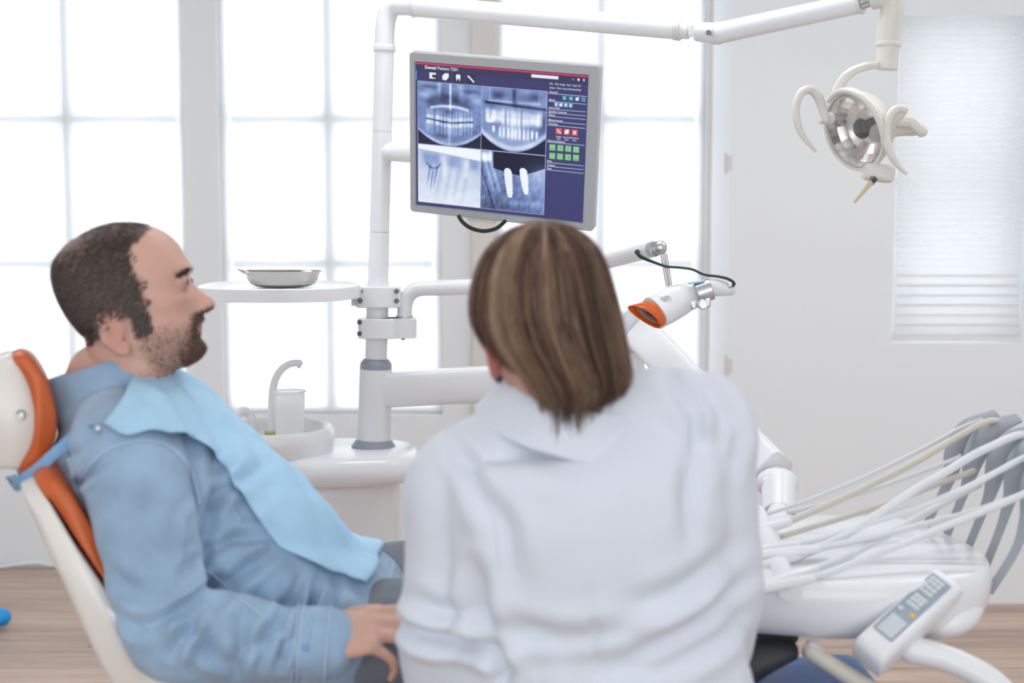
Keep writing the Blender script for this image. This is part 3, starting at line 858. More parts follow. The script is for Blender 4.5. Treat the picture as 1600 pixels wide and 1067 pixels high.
def xray(kind, N=150):
    u, v = np.meshgrid(np.linspace(0, 1, N), np.linspace(0, 1, N))
    r = np.random.default_rng(kind + 3)
    def nz(f, s, a=1.0):
        q = np.random.default_rng(s); o = np.zeros_like(u)
        for i in range(10):
            th = q.uniform(0, PI); o += np.sin((u * math.cos(th) + v * math.sin(th) * a) * f * q.uniform(.5, 1.6) + q.uniform(0, 7))
        return o / 4.0
    def blob(cu, cv, ru, rv, p=2.0): return np.exp(-(np.abs((u - cu) / ru) ** p + np.abs((v - cv) / rv) ** p))
    def box(u0, u1, v0, v1, s=.012): 
        sg = lambda x: 1 / (1 + np.exp(-np.clip(x / s, -40, 40)))
        return sg(u - u0) * sg(u1 - u) * sg(v - v0) * sg(v1 - v)
    g = np.full_like(u, .47)
    if kind == 0:
        g += .06 * nz(14, 1) + .04 * nz(40, 2)
        for cu in (.22, .42, .60, .80): g -= .26 * blob(cu, .26 + .05 * (cu in (.22, .80)), .10, .10)
        g -= .22 * blob(.2, .07, .16, .03) + .2 * blob(.82, .10, .14, .035)
        g += .5 * blob(.515, .16, .018, .28, 3) + .28 * blob(.34, .08, .03, .12) + .25 * blob(.68, .1, .05, .12)
        arc = .36 + .24 * (u - .5) ** 2 * 2; g += .5 * np.exp(-((v - arc) / .022) ** 2) * (np.abs(u - .5) < .3)
        g += .22 * blob(.1, .2, .12, .05) + .22 * blob(.93, .24, .12, .06)
        mid = .595 + .02 * np.cos((u - .5) * 7)
        g -= .3 * blob(.5, .46, .08, .05)
        for i in range(16):
            cu = .14 + i * .0475 + r.normal(0, .005); w = (.02 if 4 < i < 11 else .024) * r.uniform(.8, 1.2)
            m0 = .595 + .02 * math.cos((cu - .5) * 7) + r.normal(0, .006)
            g += .34 * blob(cu, m0 - .04, w, .035, 4) + .16 * blob(cu, m0 - .12, w * .6, .06, 3)
            g += .36 * blob(cu, m0 + .05, w, .035, 4) + .17 * blob(cu, m0 + .15, w * .6, .07, 3)
        g -= .42 * np.exp(-((v - mid - .004) / .012) ** 2) * (np.abs(u - .5) < .38)
        jaw = .97 - .75 * (u - .5) ** 2 * 1.2; g += .26 * np.exp(-((v - jaw) / .025) ** 2)
        g *= 1 - .85 * (v > jaw + .03); g -= .2 * blob(.35, .84, .12, .06)
        g += .22 * blob(.5, .8, .02, .2)
    elif kind == 1:
        g += .05 * nz(12, 5) + .03 * nz(36, 6)
        g -= .3 * blob(.5, .08, .03, .14) + .25 * blob(.26, .11, .12, .06) + .25 * blob(.8, .11, .12, .06)
        g += .4 * box(.1, .47, .2, .215, .006) + .4 * box(.56, .9, .2, .215, .006) + .25 * box(.12, .13, .02, .2, .006) + .25 * box(.88, .89, .04, .22, .006)
        g -= .38 * np.exp(-((v - .25 - .05 * (u - .3)) / .02) ** 2) * (u > .05)
        for i in range(14):
            cu = .10 + i * .062 + r.normal(0, .006); hgt_ = (.105 if (i < 4 or i > 9) else .13) * r.uniform(.9, 1.12)
            off_ = .42 + .045 * math.sin(cu * 2.6)
            g += .5 * blob(cu, off_, .036 if (i < 4 or i > 9) else .029, hgt_, 4) * (.82 + .22 * (v > off_))
            if 2 < i < 11: g += .45 * blob(cu + .01, off_ + .24, .024, .09, 4)
        g += .5 * blob(.13, .53, .05, .03, 4) + .55 * blob(.19, .65, .022, .05, 4) + .6 * blob(.79, .70, .02, .07, 4) + .6 * blob(.86, .70, .018, .06, 4)
        g -= .22 * blob(.94, .55, .06, .13, 3)
        jaw = .96 - 1.0 * (u - .5) ** 2; g += .34 * np.exp(-((v - jaw + .02) / .045) ** 2)
        g = np.where(v > jaw + .03, .03 + .12 * blob(.5, .98, .05, .2), g)
        g += .12 * blob(.5, .8, .3, .1)
    elif kind == 2:
        g = .72 + .22 * v + .02 * nz(30, 8) + .02 * nz(9, 9, .3)
        g += .5 * (v < .07 + .12 * u)
        for cu, w in ((.14, .07), (.28, .08), (.58, .12), (.90, .08)):
            g -= .22 * blob(cu, .22 + .05 * cu, w, .11, 3)
        for cu in (.42, .78): g += .28 * box(cu - .012, cu + .02, .2, .5, .02)
        for k, (a, b, c) in enumerate(((.20, -.16, .34), (.31, -.18, .36), (.24, -.12, .42))):
            line = a + b * (v - c); g -= .4 * np.exp(-((u - line) / (.016 * (1.2 - np.clip((v - c) * 2.5, 0, 1)))) ** 2) * box(-1, 2, c, c + .34, .02)
        g -= .3 * np.exp(-(((u - .25) ** 2 + (v - .28) ** 2) ** .5 - .11) ** 2 / .0003) * (v > .3)
        for i, cu in enumerate((.38, .52, .66, .80)):
            line = cu - .18 * (v - .4); g -= .10 * np.exp(-((u - line) / .035) ** 2) * box(-1, 2, .35, .85, .06)
    else:
        g = .36 + .1 * nz(12, 11) * .5 + .06 * nz(48, 12) + .25 * u * (1 - v) + .12 * v * 0
        bone = .30 + .10 * np.sin(np.clip((u - .25) * 2.2, -1, 4)) - .55 * np.clip(u - .62, 0, 1) * .9
        g = np.where((v < bone) & (u > .19), .02, g)
        g += .6 * blob(.06, .1, .07, .09, 3) + .5 * blob(.15, .09, .03, .09, 3)
        for a in (.05, .145): 
            line = a + .30 * (v - .15); g += .22 * np.exp(-((u - line) / .035) ** 4) * box(-1, 2, .12, .7, .03)
        line = .0 + .32 * (v - .3); g -= .3 * np.exp(-((u - line) / .01) ** 2)
        for cu, c0, c1, sl_ in ((.42, .27, .76, .10), (.66, .24, .68, .14)):
            cen = cu + sl_ * (v - c0); hw = .062 - .03 * np.clip((v - c0) / (c1 - c0), 0, 1) + .015 * np.abs(np.sin(v * 62)) * (v > c0 + .1) * (v < c1 - .04) - .035 * np.clip((c0 + .06 - v) / .06, 0, 1) ** 2
            ins = box(-1, 2, c0, c1, .008) * (np.abs(u - cen) < hw); g = np.where(ins > .4, .97, g)
        g += .16 * blob(.75, .85, .3, .06) - .12 * blob(.2, .93, .25, .08) + .2 * blob(.95, .35, .2, .2)
    g = np.clip(g, 0, 1)
    dark, mid_, hi = np.array([24, 22, 46.]), np.array([126, 149, 199.]), np.array([240, 246, 252.])
    c = np.where(g[..., None] < .5, dark + (mid_ - dark) * (g[..., None] / .5), mid_ + (hi - mid_) * ((g[..., None] - .5) / .5)) / 255
    return np.where(c <= .04045, c / 12.92, ((c + .055) / 1.055) ** 2.4)


S_XR = screen_mat('screen_xray', (1, 1, 1), 1.0, attr='Col')
panels = [(.013, .129, .391, .560), (.394, .129, .771, .560), (.013, .566, .391, .975), (.394, .566, .771, .975)]
for k, (u0, v0, u1, v1) in enumerate(panels):
    N = 150
    obj('xray_border', quad(u0 - .0025, v0 - .003, u1 + .0025, v1 + .003, .0004), S_LINE, scr, sharp=None)
    vs = [SP(u0 + (u1 - u0) * i / (N - 1), v0 + (v1 - v0) * j / (N - 1), .0007) for j in range(N) for i in range(N)]
    fs = [(j * N + i, (j + 1) * N + i, (j + 1) * N + i + 1, j * N + i + 1) for j in range(N - 1) for i in range(N - 1)]
    m_ = MB(); m_.add(vs, fs)
    xm = bpy.data.meshes.new('xray_picture'); xm.from_pydata(m_.v, [], m_.f); xm.update()
    color_attr(xm, xray(k, N).reshape(-1, 3))
    mesh_obj('xray_picture', xm, S_XR, scr, sharp=None)


def text(body, u, v, size, mtl, bold=0.0, name='screen_text', center=False):
    c = bpy.data.curves.new('t', 'FONT'); c.body = body; c.size = 1; c.offset = bold; c.resolution_u = 2
    if center: c.align_x = 'CENTER'
    o = bpy.data.objects.new('t', c); COL.objects.link(o)
    dg = bpy.context.evaluated_depsgraph_get()
    me = bpy.data.meshes.new_from_object(o.evaluated_get(dg))
    bpy.data.objects.remove(o)
    for p in me.vertices:
        x, y = p.co.x * size, p.co.y * size
        p.co = MP(SL + u * SW + x, .003 - .0011, ST - v * SH + y)
    me.materials.clear()
    return mesh_obj(name, me, mtl, scr, sharp=None)


text('Dental', .055, .040, .0092, S_TXT, .03); text('Patient 7201', .130, .040, .0092, S_TXT, .008)
for w_, u, v in (('File', .785, .078), ('Edit', .815, .078), ('Image', .842, .078), ('Scan', .882, .078), ('Type', .914, .078), ('ID', .947, .078), ('Select', .785, .105), ('Filter', .826, .105), ('Insert', .860, .105), ('Window', .893, .105), ('Help', .938, .105)):
    text(w_, u, v, .0050, S_TXT, .01, 'menu_text')
lines = [(.139, 'General'), (.191, 'Mode'), (.242, 'Lens View'), (.268, 'Quality Contrast'), (.292, 'Filters'), (.326, 'Measurement'), (.352, 'Overlays'), (.467, 'Representations'), (.607, 'Files'), (.633, 'Output'), (.658, 'Save')]
for v, w_ in lines:
    obj('menu_line', quad(.778, v - .0022, .995, v + .0022, .0006), S_LINE, scr, sharp=None)
    text(w_, .784, v - .005, .0056, S_TXT, .012, 'menu_text')


def tile(name, u, v, s, base, glyphs, gm):
    """square icon: base tile with raised glyph polygons (in -1..1)"""
    m_ = MB(); k = s * SW; kk = k / SH
    m_.add([SP(u - s, v - kk, .0007), SP(u + s, v - kk, .0007), SP(u + s, v + kk, .0007), SP(u - s, v + kk, .0007)], [(0, 3, 2, 1)])
    m_.cur = 1
    for gpoly in glyphs:
        m_.add([SP(u + x * s, v - y * kk, .0012) for x, y in gpoly], [tuple(range(len(gpoly)))])
    return obj(name, m_, [base, gm], scr, sharp=None)


def rect(x0, y0, x1, y1): return [(x0, y0), (x1, y0), (x1, y1), (x0, y1)]
G_LIST = [rect(-.7, .25, .75, .65), rect(-.7, -.35, -.1, .25), rect(-.7, -.6, .3, -.3), rect(.45, -.6, .65, -.35)]
G_STACK = [[(-.7, -.6), (.1, -.75), (.7, -.1), (.7, .75), (-.1, .75), (-.7, .2)]]
G_TOOTH = [[(-.5, .5), (-.25, .75), (0, .6), (.25, .75), (.5, .5), (.45, 0), (.35, -.75), (.15, -.2), (-.15, -.2), (-.35, -.75), (-.45, 0)]]
G_WRENCH = [[(-.8, .6), (-.45, .65), (-.1, .3), (.8, -.55), (.6, -.8), (-.3, .05), (-.6, .25)]]
for u, g in zip((.1016, .1787, .2541, .3291), (G_LIST, G_STACK, G_TOOTH, G_WRENCH)): tile('toolbar_icon', u, .0848, .0275, S_TILE, g, S_W)
for u, g in zip((.9161, .9472, .9771), ([rect(-.6, -.3, .6, -.1)], [rect(-.6, -.7, .6, .6)], [[(-.7, .7), (-.3, .7), (.7, -.7), (.3, -.7)], [(.3, .7), (.7, .7), (-.3, -.7), (-.7, -.7)]])): tile('window_button', u, .032, .0095, S_BAR, g, S_W)
for u, g in zip((.8727, .9083, .9438, .9791), ([rect(-.5, -.6, -.1, .6)], [[(-.7, .5), (0, -.6), (.7, .5), (0, .1)]], G_STACK, G_WRENCH)): tile('teal_icon', u, .1605, .0125, S_TEAL, g, S_W if u < .96 else S_LB)
for u, g in zip((.8257, .852, .8803, .9086), (G_TOOTH, G_STACK, G_TOOTH, G_LIST)): tile('blue_icon', u, .2085, .0115, S_LB if u < .9 else S_TEAL, g, S_W)
for u, g, w_ in zip((.8453, .8907, .9359), (G_WRENCH, G_STACK, [rect(-.4, -.5, .4, .5)]), ('Single', 'Layered', 'Standard')):
    tile('red_icon', u, .3865, .0165, S_RI, g, S_W)
    text(w_, u, .428, .0048, S_TXT, .01, 'icon_caption', True); text('view', u, .444, .0048, S_TXT, .01, 'icon_caption', True)
for i, (u, v) in enumerate(((.8111, .5006), (.8568, .5004), (.9024, .5003), (.9478, .5008), (.8116, .5588), (.8563, .5585), (.903, .558), (.9484, .5564))):
    tile('green_icon', u, v, .0165, S_GR, [[rect(-.7, -.5, .7, -.35)], [rect(-.5, .1, .5, .2), rect(-.05, -.6, .05, .6)], [rect(-.1, -.8, .1, .8)], [rect(-.6, -.3, .6, -.2)], [rect(-.5, .3, .5, .4)], [rect(-.5, .4, .6, .5), rect(-.4, -.2, .5, -.1)], [rect(-.2, -.5, .5, -.3), rect(.3, -.5, .5, .4), rect(-.2, .2, .5, .4)], [rect(-.7, -.6, .7, -.4)]][i], S_DG)
tile('corner_mark', .758, .962, .008, S_TILE, [rect(-.6, -.6, .6, .6)], S_LINE)
# back of the monitor: mount arm to the pole, hinge plate and cable under the bezel
m_ = MB(); a_ = PX(zpx(237)); m_.tube([a_, P(620, 238, DP - .02), P(660, 240, DP - .09), P(740, 235, 3.2), MP(0, .06, .0)], [.0225, .0225, .0225, .022, .02], n=24, sub=4); obj('mount_arm', m_, M_WHITE, mon, sharp=70)
m_ = MB(); m_.box(MP(0, .055, 0), (.11, .03, .11), mon_M); obj('mount_plate', m_, M_SILVER, mon, bevel=.004)
m_ = MB(); m_.box(MP(-.045, .014, -MH / 2 - .004), (.062, .02, .010), mon_M); obj('hinge_plate', m_, M_IVORY, mon, bevel=.002)
m_ = MB(); m_.tube([P(716, 336, 3.02), P(722, 346, 3.02), P(735, 356, 3.02), P(755, 361, 3.02), P(775, 357, 3.02), P(790, 345, 3.03)], .0042, n=12, sub=5); obj('power_cable', m_, M_BLACK, mon, sharp=180)

# ------------------------------------------------------------------ dental chair (patient's)
DM = 2.1                                       # depth of the patient's midline
chair = thing('dental_chair', 'dental chair with orange padding and white shell under the patient', 'chair', (P(430, 1000, DM).x, DM, 0))
def prof_pad(pts, d, y0, y1, mb, crown=.0, tt=None):
    """side outline (pixels sighted at depth d) given a real width from y0 to y1 with softened flanks"""
    poly = [P(x, y, d) for x, y in pts]
    c = sum(poly, V(0, 0, 0)) / len(poly)
    rings = []
    for t, k in tt or ((0, .80), (.04, .93), (.12, 1.0), (.5, 1.0 + crown), (.88, 1.0), (.96, .93), (1, .80)):
        yy = y0 + (y1 - y0) * t
        rings.append([V(c.x + (p.x - c.x) * k - .32 * (yy - y0), yy, c.z + (p.z - c.z) * k) for p in poly])
    mb.rings(rings)
    return mb
def dense(pts, sub=4):
    return [tuple(a) for a in catmull(list(pts) + [pts[0]], sub)[:-1]]
dn = DM - .13
HT = ((0, .88), (.03, .96), (.10, 1.0), (.3, .97), (.55, .88), (.8, .74), (1, .5))
m_ = MB(); prof_pad(dense([(-60, 585), (-10, 560), (18, 553), (38, 575), (52, 610), (59, 655), (56, 695), (42, 733), (10, 737), (-50, 725)]), dn, DM - .13, DM + .12, m_, tt=HT)
hrs = obj('headrest_shell', m_, M_SHELL, chair, sharp=180)
m_ = MB(); prof_pad(dense([(20, 553), (34, 549), (52, 558), (74, 592), (88, 635), (91, 672), (82, 705), (62, 732), (42, 741), (30, 738), (50, 700), (57, 655), (50, 610), (36, 575)]), dn, DM - .135, DM + .125, m_, tt=HT)
obj('headrest_pad', m_, M_ORANGE, chair, sharp=180)
c = P(33, 648, dn - .004); m_ = MB(); m_.lathe([(.007, .0), (.006, .002), (.004, .001), (.0025, -.003)], n=20, c=c, M=Matrix.Rotation(PI / 2, 3, 'X'), cap0=True, cap1=True); obj('pivot_screw', m_, M_SATIN, hrs)
m_ = MB(); m_.tube([P(20, 700, DM + .05), P(40, 750, DM + .05), P(75, 810, DM + .05)], [.007, .007, .008], n=14); obj('headrest_bar', m_, M_SATIN, chair)
# backrest
db = DM - .24
m_ = MB()
sh = dense([(30, 772), (48, 760), (64, 768), (110, 845), (165, 925), (215, 1000), (262, 1046), (320, 1062), (400, 1075), (420, 1110), (330, 1130), (240, 1135), (205, 1130), (150, 1040), (95, 920), (55, 835)])
prof_pad(sh, db, DM - .24, DM + .26, m_); obj('backrest_shell', m_, M_SHELL, chair, sharp=180)
m_ = MB()
pd = dense([(42, 752), (54, 740), (72, 740), (96, 760), (126, 808), (152, 858), (172, 925), (220, 990), (290, 1042), (300, 1060), (262, 1050), (205, 985), (150, 905), (100, 830), (60, 768)])
prof_pad(pd, db, DM - .225, DM + .245, m_); obj('backrest_pad', m_, M_ORANGE, chair, sharp=180)
c = P(180, 966, db - .002); m_ = MB(); m_.box(c, (.034, .006, .010), Matrix.Rotation(math.radians(52), 3, 'Y')); obj('side_catch', m_, M_WHITE2, chair, bevel=.003)
zs = P(430, 1000, DM).z - .145                 # seat surface
xs0, xs1 = P(300, 1060, DM).x, P(1330, 1000, 2.3).x
m_ = MB(); xm_ = xs0 + .56
def slab(x0, x1, z0, z1, w, th, mbx):
    rings = []
    for t in (0, .03, .1, .9, .97, 1):
        k = {0: .7, .03: .9, .1: 1, .9: 1, .97: .9, 1: .7}[t]
        x = x0 + (x1 - x0) * t; z = z0 + (z1 - z0) * t
        rings.append([V(x, DM + .01 + w / 2 * math.copysign(abs(math.cos(a)) ** .4, math.cos(a)) * (1 if 0 < t < 1 else .96), z - th / 2 + th / 2 * k * math.copysign(abs(math.sin(a)) ** .5, math.sin(a))) for a in [2 * PI * (i + .5) / 24 for i in range(24)]])
    mbx.rings(rings)
slab(xs0, xm_, zs + .01, zs, .52, .09, m_); obj('seat_pad', m_, M_ORANGE, chair, sharp=60)
m_ = MB(); slab(xm_ + .005, xs1, zs, .645, .46, .07, m_); obj('legrest_pad', m_, M_ORANGE, chair, sharp=60)
m_ = MB(); slab(xs0 - .02, xm_ + .02, zs - .085, zs - .085, .48, .06, m_); obj('seat_shell', m_, M_SHELL, chair, sharp=60)
m_ = MB(); slab(xs1 - .30, xs1 + .015, .633, .655, .49, .06, m_); obj('foot_cover', m_, M_BLUE, chair, sharp=60)
xb_ = (xs0 + xm_) / 2 + .1
m_ = MB(); m_.rings([rz_ring(xb_, DM + .01, .13 + o, .11 + o, z, power=3) for o, z in ((.16, 0), (.17, .03), (.12, .06), (.0, .1), (-.01, .3), (.0, zs - .1))]); obj('pedestal', m_, M_SHELL, chair, sharp=60)

# ------------------------------------------------------------------ faces
def rot_frame(fwd, up=(0, 0, 1), roll=0.0):
    f = Vector(fwd).normalized(); l = Vector(up).cross(f).normalized(); u = f.cross(l)
    M = Matrix((f, l, u)).transposed()
    return M @ Matrix.Rotation(roll, 3, 'X')


def head_mesh(mb, O, M, S=1.0):
    """skull, face, nose, brows, lips, chin and ears; local x forward, y left, z up (mm)"""
    zz = [-118, -113, -103, -92, -80, -68, -56, -44, -30, -15, 0, 18, 36, 55, 72, 88, 101, 109, 113]
    fr = [46, 64, 74, 76, 75, 81, 86, 84, 85, 84, 85, 92, 91, 87, 79, 64, 42, 20, 3]
    bk = [10, -10, -30, -48, -58, -64, -72, -78, -84, -90, -95, -99, -101, -100, -96, -86, -66, -44, -22]
    hw = [16, 30, 42, 51, 57, 61, 64, 66, 69, 72, 74, 76, 77, 76, 72, 63, 48, 30, 10]
    A = catmull([(a, b, c, d) for a, b, c, d in zip(zz, fr, bk, hw)], 3)
    rings = []
    for z, f, b, w in A:
        cx_ = -8 + 8 * min(1, max(0, (z + 118) / 60.0)) - 8
        ring = []
        for k in range(64):
            a = 2 * PI * k / 64
            ca, sa = math.cos(a), math.sin(a)
            pw = 2.35 if z > -30 else 2.1
            ca_ = math.copysign(abs(ca) ** (2 / pw), ca); sa_ = math.copysign(abs(sa) ** (2 / pw), sa)
            x = cx_ + ((f - cx_) if ca > 0 else (cx_ - b)) * ca_; y_ = w * sa_
            g = lambda x0, y0, z0, sx_, sy_, sz_: math.exp(-((x - x0) / sx_) ** 2 - ((abs(y_) - y0) / sy_) ** 2 - ((z - z0) / sz_) ** 2)
            if x > 20:
                d = 0
                d -= 9 * g(80, 31, -2, 40, 13, 11)            # eye sockets
                d += 5 * g(88, 26, 19, 30, 22, 8)             # brow ridge
                d += 5 * g(70, 46, -26, 40, 15, 15)           # cheek bones
                d -= 4 * g(75, 44, -62, 40, 14, 16)           # hollow cheeks
                d += 4 * g(90, 0, -60, 20, 20, 5) + 4.5 * g(88, 0, -73, 20, 17, 5) - 3.5 * g(88, 0, -66.5, 20, 22, 2.4)
                d += 5 * g(86, 0, -103, 20, 16, 10) - 3 * g(84, 0, -85, 20, 22, 6)
                x += d
            ring.append(O + M @ (V(x, y_, z) * (.001 * S)))
        rings.append(ring)
    mb.rings(rings)
    q = lambda x, y_, z: O + M @ (V(x, y_, z) * (.001 * S))
    # nose: bridge to tip, wings
    key = [(86, 8, 6, 9), (91, 8, -8, 10), (100, 9, -22, 12), (109, 10.5, -35, 13), (111, 11, -42, 12)]
    A = catmull(key, 4); rings = []
    for x, w, z, dp in A:
        rings.append([q(x - dp + dp * math.cos(t) * (1 if math.cos(t) > 0 else 1.4), w * math.sin(t) * (1.0 if math.cos(t) > 0 else 1.5), z) for t in [2 * PI * i / 20 for i in range(20)]])
    rings.append([q(101 + 7 * math.cos(t), 9 * math.sin(t), -48) for t in [2 * PI * i / 20 for i in range(20)]])
    mb.rings(rings)
    for s in (-1, 1):
        mb.ell(q(94, s * 12, -42), (.0105 * S, .007 * S, .008 * S), M)
        # eyelids
        mb.ell(q(73.5, s * 31, -1), (.0135 * S, .0150 * S, .0125 * S), M)
        # ear: rim, bowl, lobe
        E = lambda x, y_, z: q(-27 + x, s * (68 + y_), -42 + z)
        rim = [E(10, 0, -8), E(13, 4, 8), E(10, 8, 24), E(-2, 12, 33), E(-15, 14, 30), E(-22, 15, 16), E(-21, 13, 0), E(-14, 10, -14), E(-4, 6, -26), E(4, 3, -28), E(8, 1, -20)]
        mb.tube(rim, [.004 * S, .0045 * S, .0045 * S, .0045 * S, .0048 * S, .0048 * S, .0045 * S, .0045 * S, .006 * S, .0065 * S, .005 * S], n=10, sub=3, round_caps=True)
        bowl = M @ Matrix.Rotation(s * math.radians(22), 3, 'Z')
        mb.ell(E(-6, 5, 3), (.0165 * S, .0045 * S, .027 * S), bowl)
        mb.tube([E(-2, 10, 22), E(-12, 13, 12), E(-12, 11, -4), E(-3, 8, -14)], .0034 * S, n=8, sub=3, round_caps=True)


def local(v, O, M, S=1.0):
    return (v - np.array(O)) @ np.array(M) / (.001 * S)


def ssm(a, b, x):
    t = np.clip((x - a) / (b - a), 0, 1); return t * t * (3 - 2 * t)


def strands(name, me, weight, count, length, dirfn, cols, parent, width=.0009, lift=.0012, seed=1, thick=None):
    """short hair: thin tapered blades rooted on the skin"""
    me.calc_loop_triangles()
    n = len(me.loop_triangles); tri = np.empty(n * 3, np.int32); me.loop_triangles.foreach_get('vertices', tri); tri = tri.reshape(-1, 3)
    v, nn = get_vn(me); r = np.random.default_rng(seed)
    ar = np.linalg.norm(np.cross(v[tri[:, 1]] - v[tri[:, 0]], v[tri[:, 2]] - v[tri[:, 0]]), axis=1) * weight[tri].mean(1)
    pk = r.choice(n, count, p=ar / ar.sum()); b = r.dirichlet((1, 1, 1), count)
    p = np.einsum('ij,ijk->ik', b, v[tri[pk]]); nr = np.einsum('ij,ijk->ik', b, nn[tri[pk]]); nr /= np.linalg.norm(nr, axis=1)[:, None]
    d = dirfn(p, nr) + r.normal(0, .22, (count, 3)); d -= nr * (d * nr).sum(1)[:, None]; d /= np.linalg.norm(d, axis=1)[:, None] + 1e-9
    sd = np.cross(d, nr); L = length * r.uniform(.6, 1.25, count)[:, None]
    h = lift * r.uniform(.3, 1.6, count)[:, None]
    p0 = p - nr * .0006
    a0, a1 = p0 - sd * width, p0 + sd * width
    m0, m1 = p + d * L * .5 + nr * h - sd * width * .8, p + d * L * .5 + nr * h + sd * width * .8
    tip = p + d * L + nr * h * 1.1
    vs = np.stack([a0, a1, m0, m1, tip], 1).reshape(-1, 3)
    fs = []
    for i in range(count):
        o = 5 * i; fs += [(o, o + 1, o + 3, o + 2), (o + 2, o + 3, o + 4)]
    m2 = bpy.data.meshes.new(name); m2.from_pydata(vs.tolist(), [], fs); m2.update()
    cc = np.array(cols[0]) + (np.array(cols[1]) - np.array(cols[0])) * r.uniform(0, 1, (count, 1))
    color_attr(m2, np.repeat(cc, 5, axis=0))
    return mesh_obj(name, m2, M_HAIR, parent, sharp=180)


def hand(mb, W_, fwd, back, side, curl, S=1.0, thumb=True, skip=()):
    """palm + five fingers. W_ wrist, fwd towards fingers, back = back-of-hand normal, side = towards thumb"""
    f, b, s = Vector(fwd).normalized(), Vector(back).normalized(), Vector(side).normalized()
    q = lambda x, y, z: W_ + (f * x + s * y + b * z) * S
    mb.limb([(q(-.02, 0, 0), .026 * S, .019 * S), (q(.02, 0, .0), .031 * S, .017 * S), (q(.055, 0, .002), .039 * S, .0155 * S), (q(.085, .0, .002), .039 * S, .0125 * S)], lat=s, n=20, sub=4, power=2.5)
    lens = (.042, .026, .022), (.047, .030, .023), (.043, .028, .022), (.033, .021, .019)
    for i in range(4):
        y0 = .029 - i * .0192; ang = curl[i][0]; base = q(.088 - (.004 if i in (0, 2) else .010 if i == 3 else 0), y0, .002)
        pts = [base - f * .02 * S, base]; p = base; spread = (.10, .03, -.05, -.14)[i]
        for j in range(3):
            a = ang; dvec = (f * math.cos(a) - b * math.sin(a)) + s * spread
            p = p + dvec.normalized() * lens[i][j] * S; pts.append(p); ang += curl[i][1]
        r0 = (.0092, .0094, .0090, .0078)[i] * S
        mb.ell(base + b * .0055 * S, (.0085 * S,) * 3, n=12, m=8)
        mb.tube([q(.02, y0 * .5, .012), base + b * .008 * S], .0035 * S, n=8)
        mb.tube(pts, [r0 * 1.05, r0 * 1.1, r0, r0 * .9, r0 * .78], n=12, sub=3, round_caps=True)
    if thumb:
        pts = [q(.005, .018, -.004), q(.03, .040, -.012), q(.06, .056, -.020), q(.088, .060, -.026)]
        mb.tube(pts, [.014 * S, .0135 * S, .0112 * S, .0088 * S], n=12, sub=3, round_caps=True)


# ------------------------------------------------------------------ patient
man = thing('person', 'reclining man in a light blue denim shirt with short dark hair and beard', 'person', (P(440, 1000, DM).x, DM, zs))
YAW, PIT = math.radians(8), math.radians(17)
Om = P(208, 466, 2.08)
Mm = rot_frame((math.cos(PIT) * math.cos(YAW), math.cos(PIT) * math.sin(YAW), math.sin(PIT)), (-math.sin(PIT), 0, math.cos(PIT)))
spine = [(P(165, 600, DM), .072, .062), (P(198, 662, DM), .165, .105), (P(250, 745, DM), .185, .130), (P(310, 815, DM), .178, .140), (P(372, 878, DM), .172, .145), (P(440, 952, DM), .176, .138), (P(492, 992, DM), .178, .120)]
sR, eR, wR = P(205, 722, 1.93), P(262, 992, 1.85), P(490, 1006, 1.865)
sL, eL, wL = P(225, 720, 2.27), P(350, 935, 2.40), P(520, 960, 2.42)
kR, aR = P(810, 960, 1.99), P(1065, 1040, 2.06)
kL, aL = P(840, 880, 2.26), P(1080, 1012, 2.25)
hR, hL = P(470, 1022, 2.04), P(480, 962, 2.21)
bd = MB()
head_mesh(bd, Om, Mm)
nb = Om + Mm @ V(-.028, 0, -.07)
bd.limb([(nb + Mm @ V(.0, 0, .03), .052, .058), (nb + Mm @ V(-.004, 0, -.03), .055, .060), (P(168, 595, DM), .062, .062), (P(172, 625, DM), .085, .07)], lat=(0, 1, 0))
bd.limb([(p, a - .03, b - .028) for p, a, b in spine], power=2.1)
for s, e, w in ((sR, eR, wR), (sL, eL, wL)):
    bd.limb([(s + V(.02, .04 if s.y < DM else -.04, .01), .035, .035), (s, .045, .045), (s.lerp(e, .5), .030, .030), (e, .025, .025), (e.lerp(w, .35), .026, .026), (w, .025, .022)])
hf = (P(590, 984, 1.865) - wR).normalized()
hb_ = V(.12, -.52, .85); hb_ = (hb_ - hf * hb_.dot(hf)).normalized()
hs_ = hf.cross(hb_); hs_ = hs_ if hs_.y > 0 else -hs_           # his right thumb points away from the camera
hand(bd, wR, hf, hb_, hs_, [(.25, .30), (.32, .36), (.45, .50), (.85, .62)], S=.98)
hand(bd, wL, V(1, -.1, -.1), V(0, .4, .9), V(0, -1, .3), [(.2, .3)] * 4)
for h, k, a in ((hR, kR, aR), (hL, kL, aL)):
    bd.limb([(h, .08, .08), (h.lerp(k, .5), .07, .07), (k, .052, .052), (k.lerp(a, .35), .05, .05), (a, .036, .036)])
bme = organic(bd, .0034, smooth=5)
v, nn = get_vn(bme)
q = local(v, Om, Mm)
skin = np.array(srgb(212, 170, 153)); red = np.array(srgb(198, 128, 116)); dark = np.array(srgb(120, 92, 84))
rgb = np.tile(skin, (len(v), 1)); hx, hy, hz = q[:, 0], q[:, 1], q[:, 2]
inhead = ssm(-135, -120, hz) * (np.abs(hy) < 100) * (np.abs(hx) < 130)
def mixc(rgb, c, w): return rgb + (np.array(c) - rgb) * w[:, None]
ear = np.exp(-((hx + 30) / 24) ** 2 - ((np.abs(hy) - 79) / 9) ** 2 - ((hz + 42) / 34) ** 2)
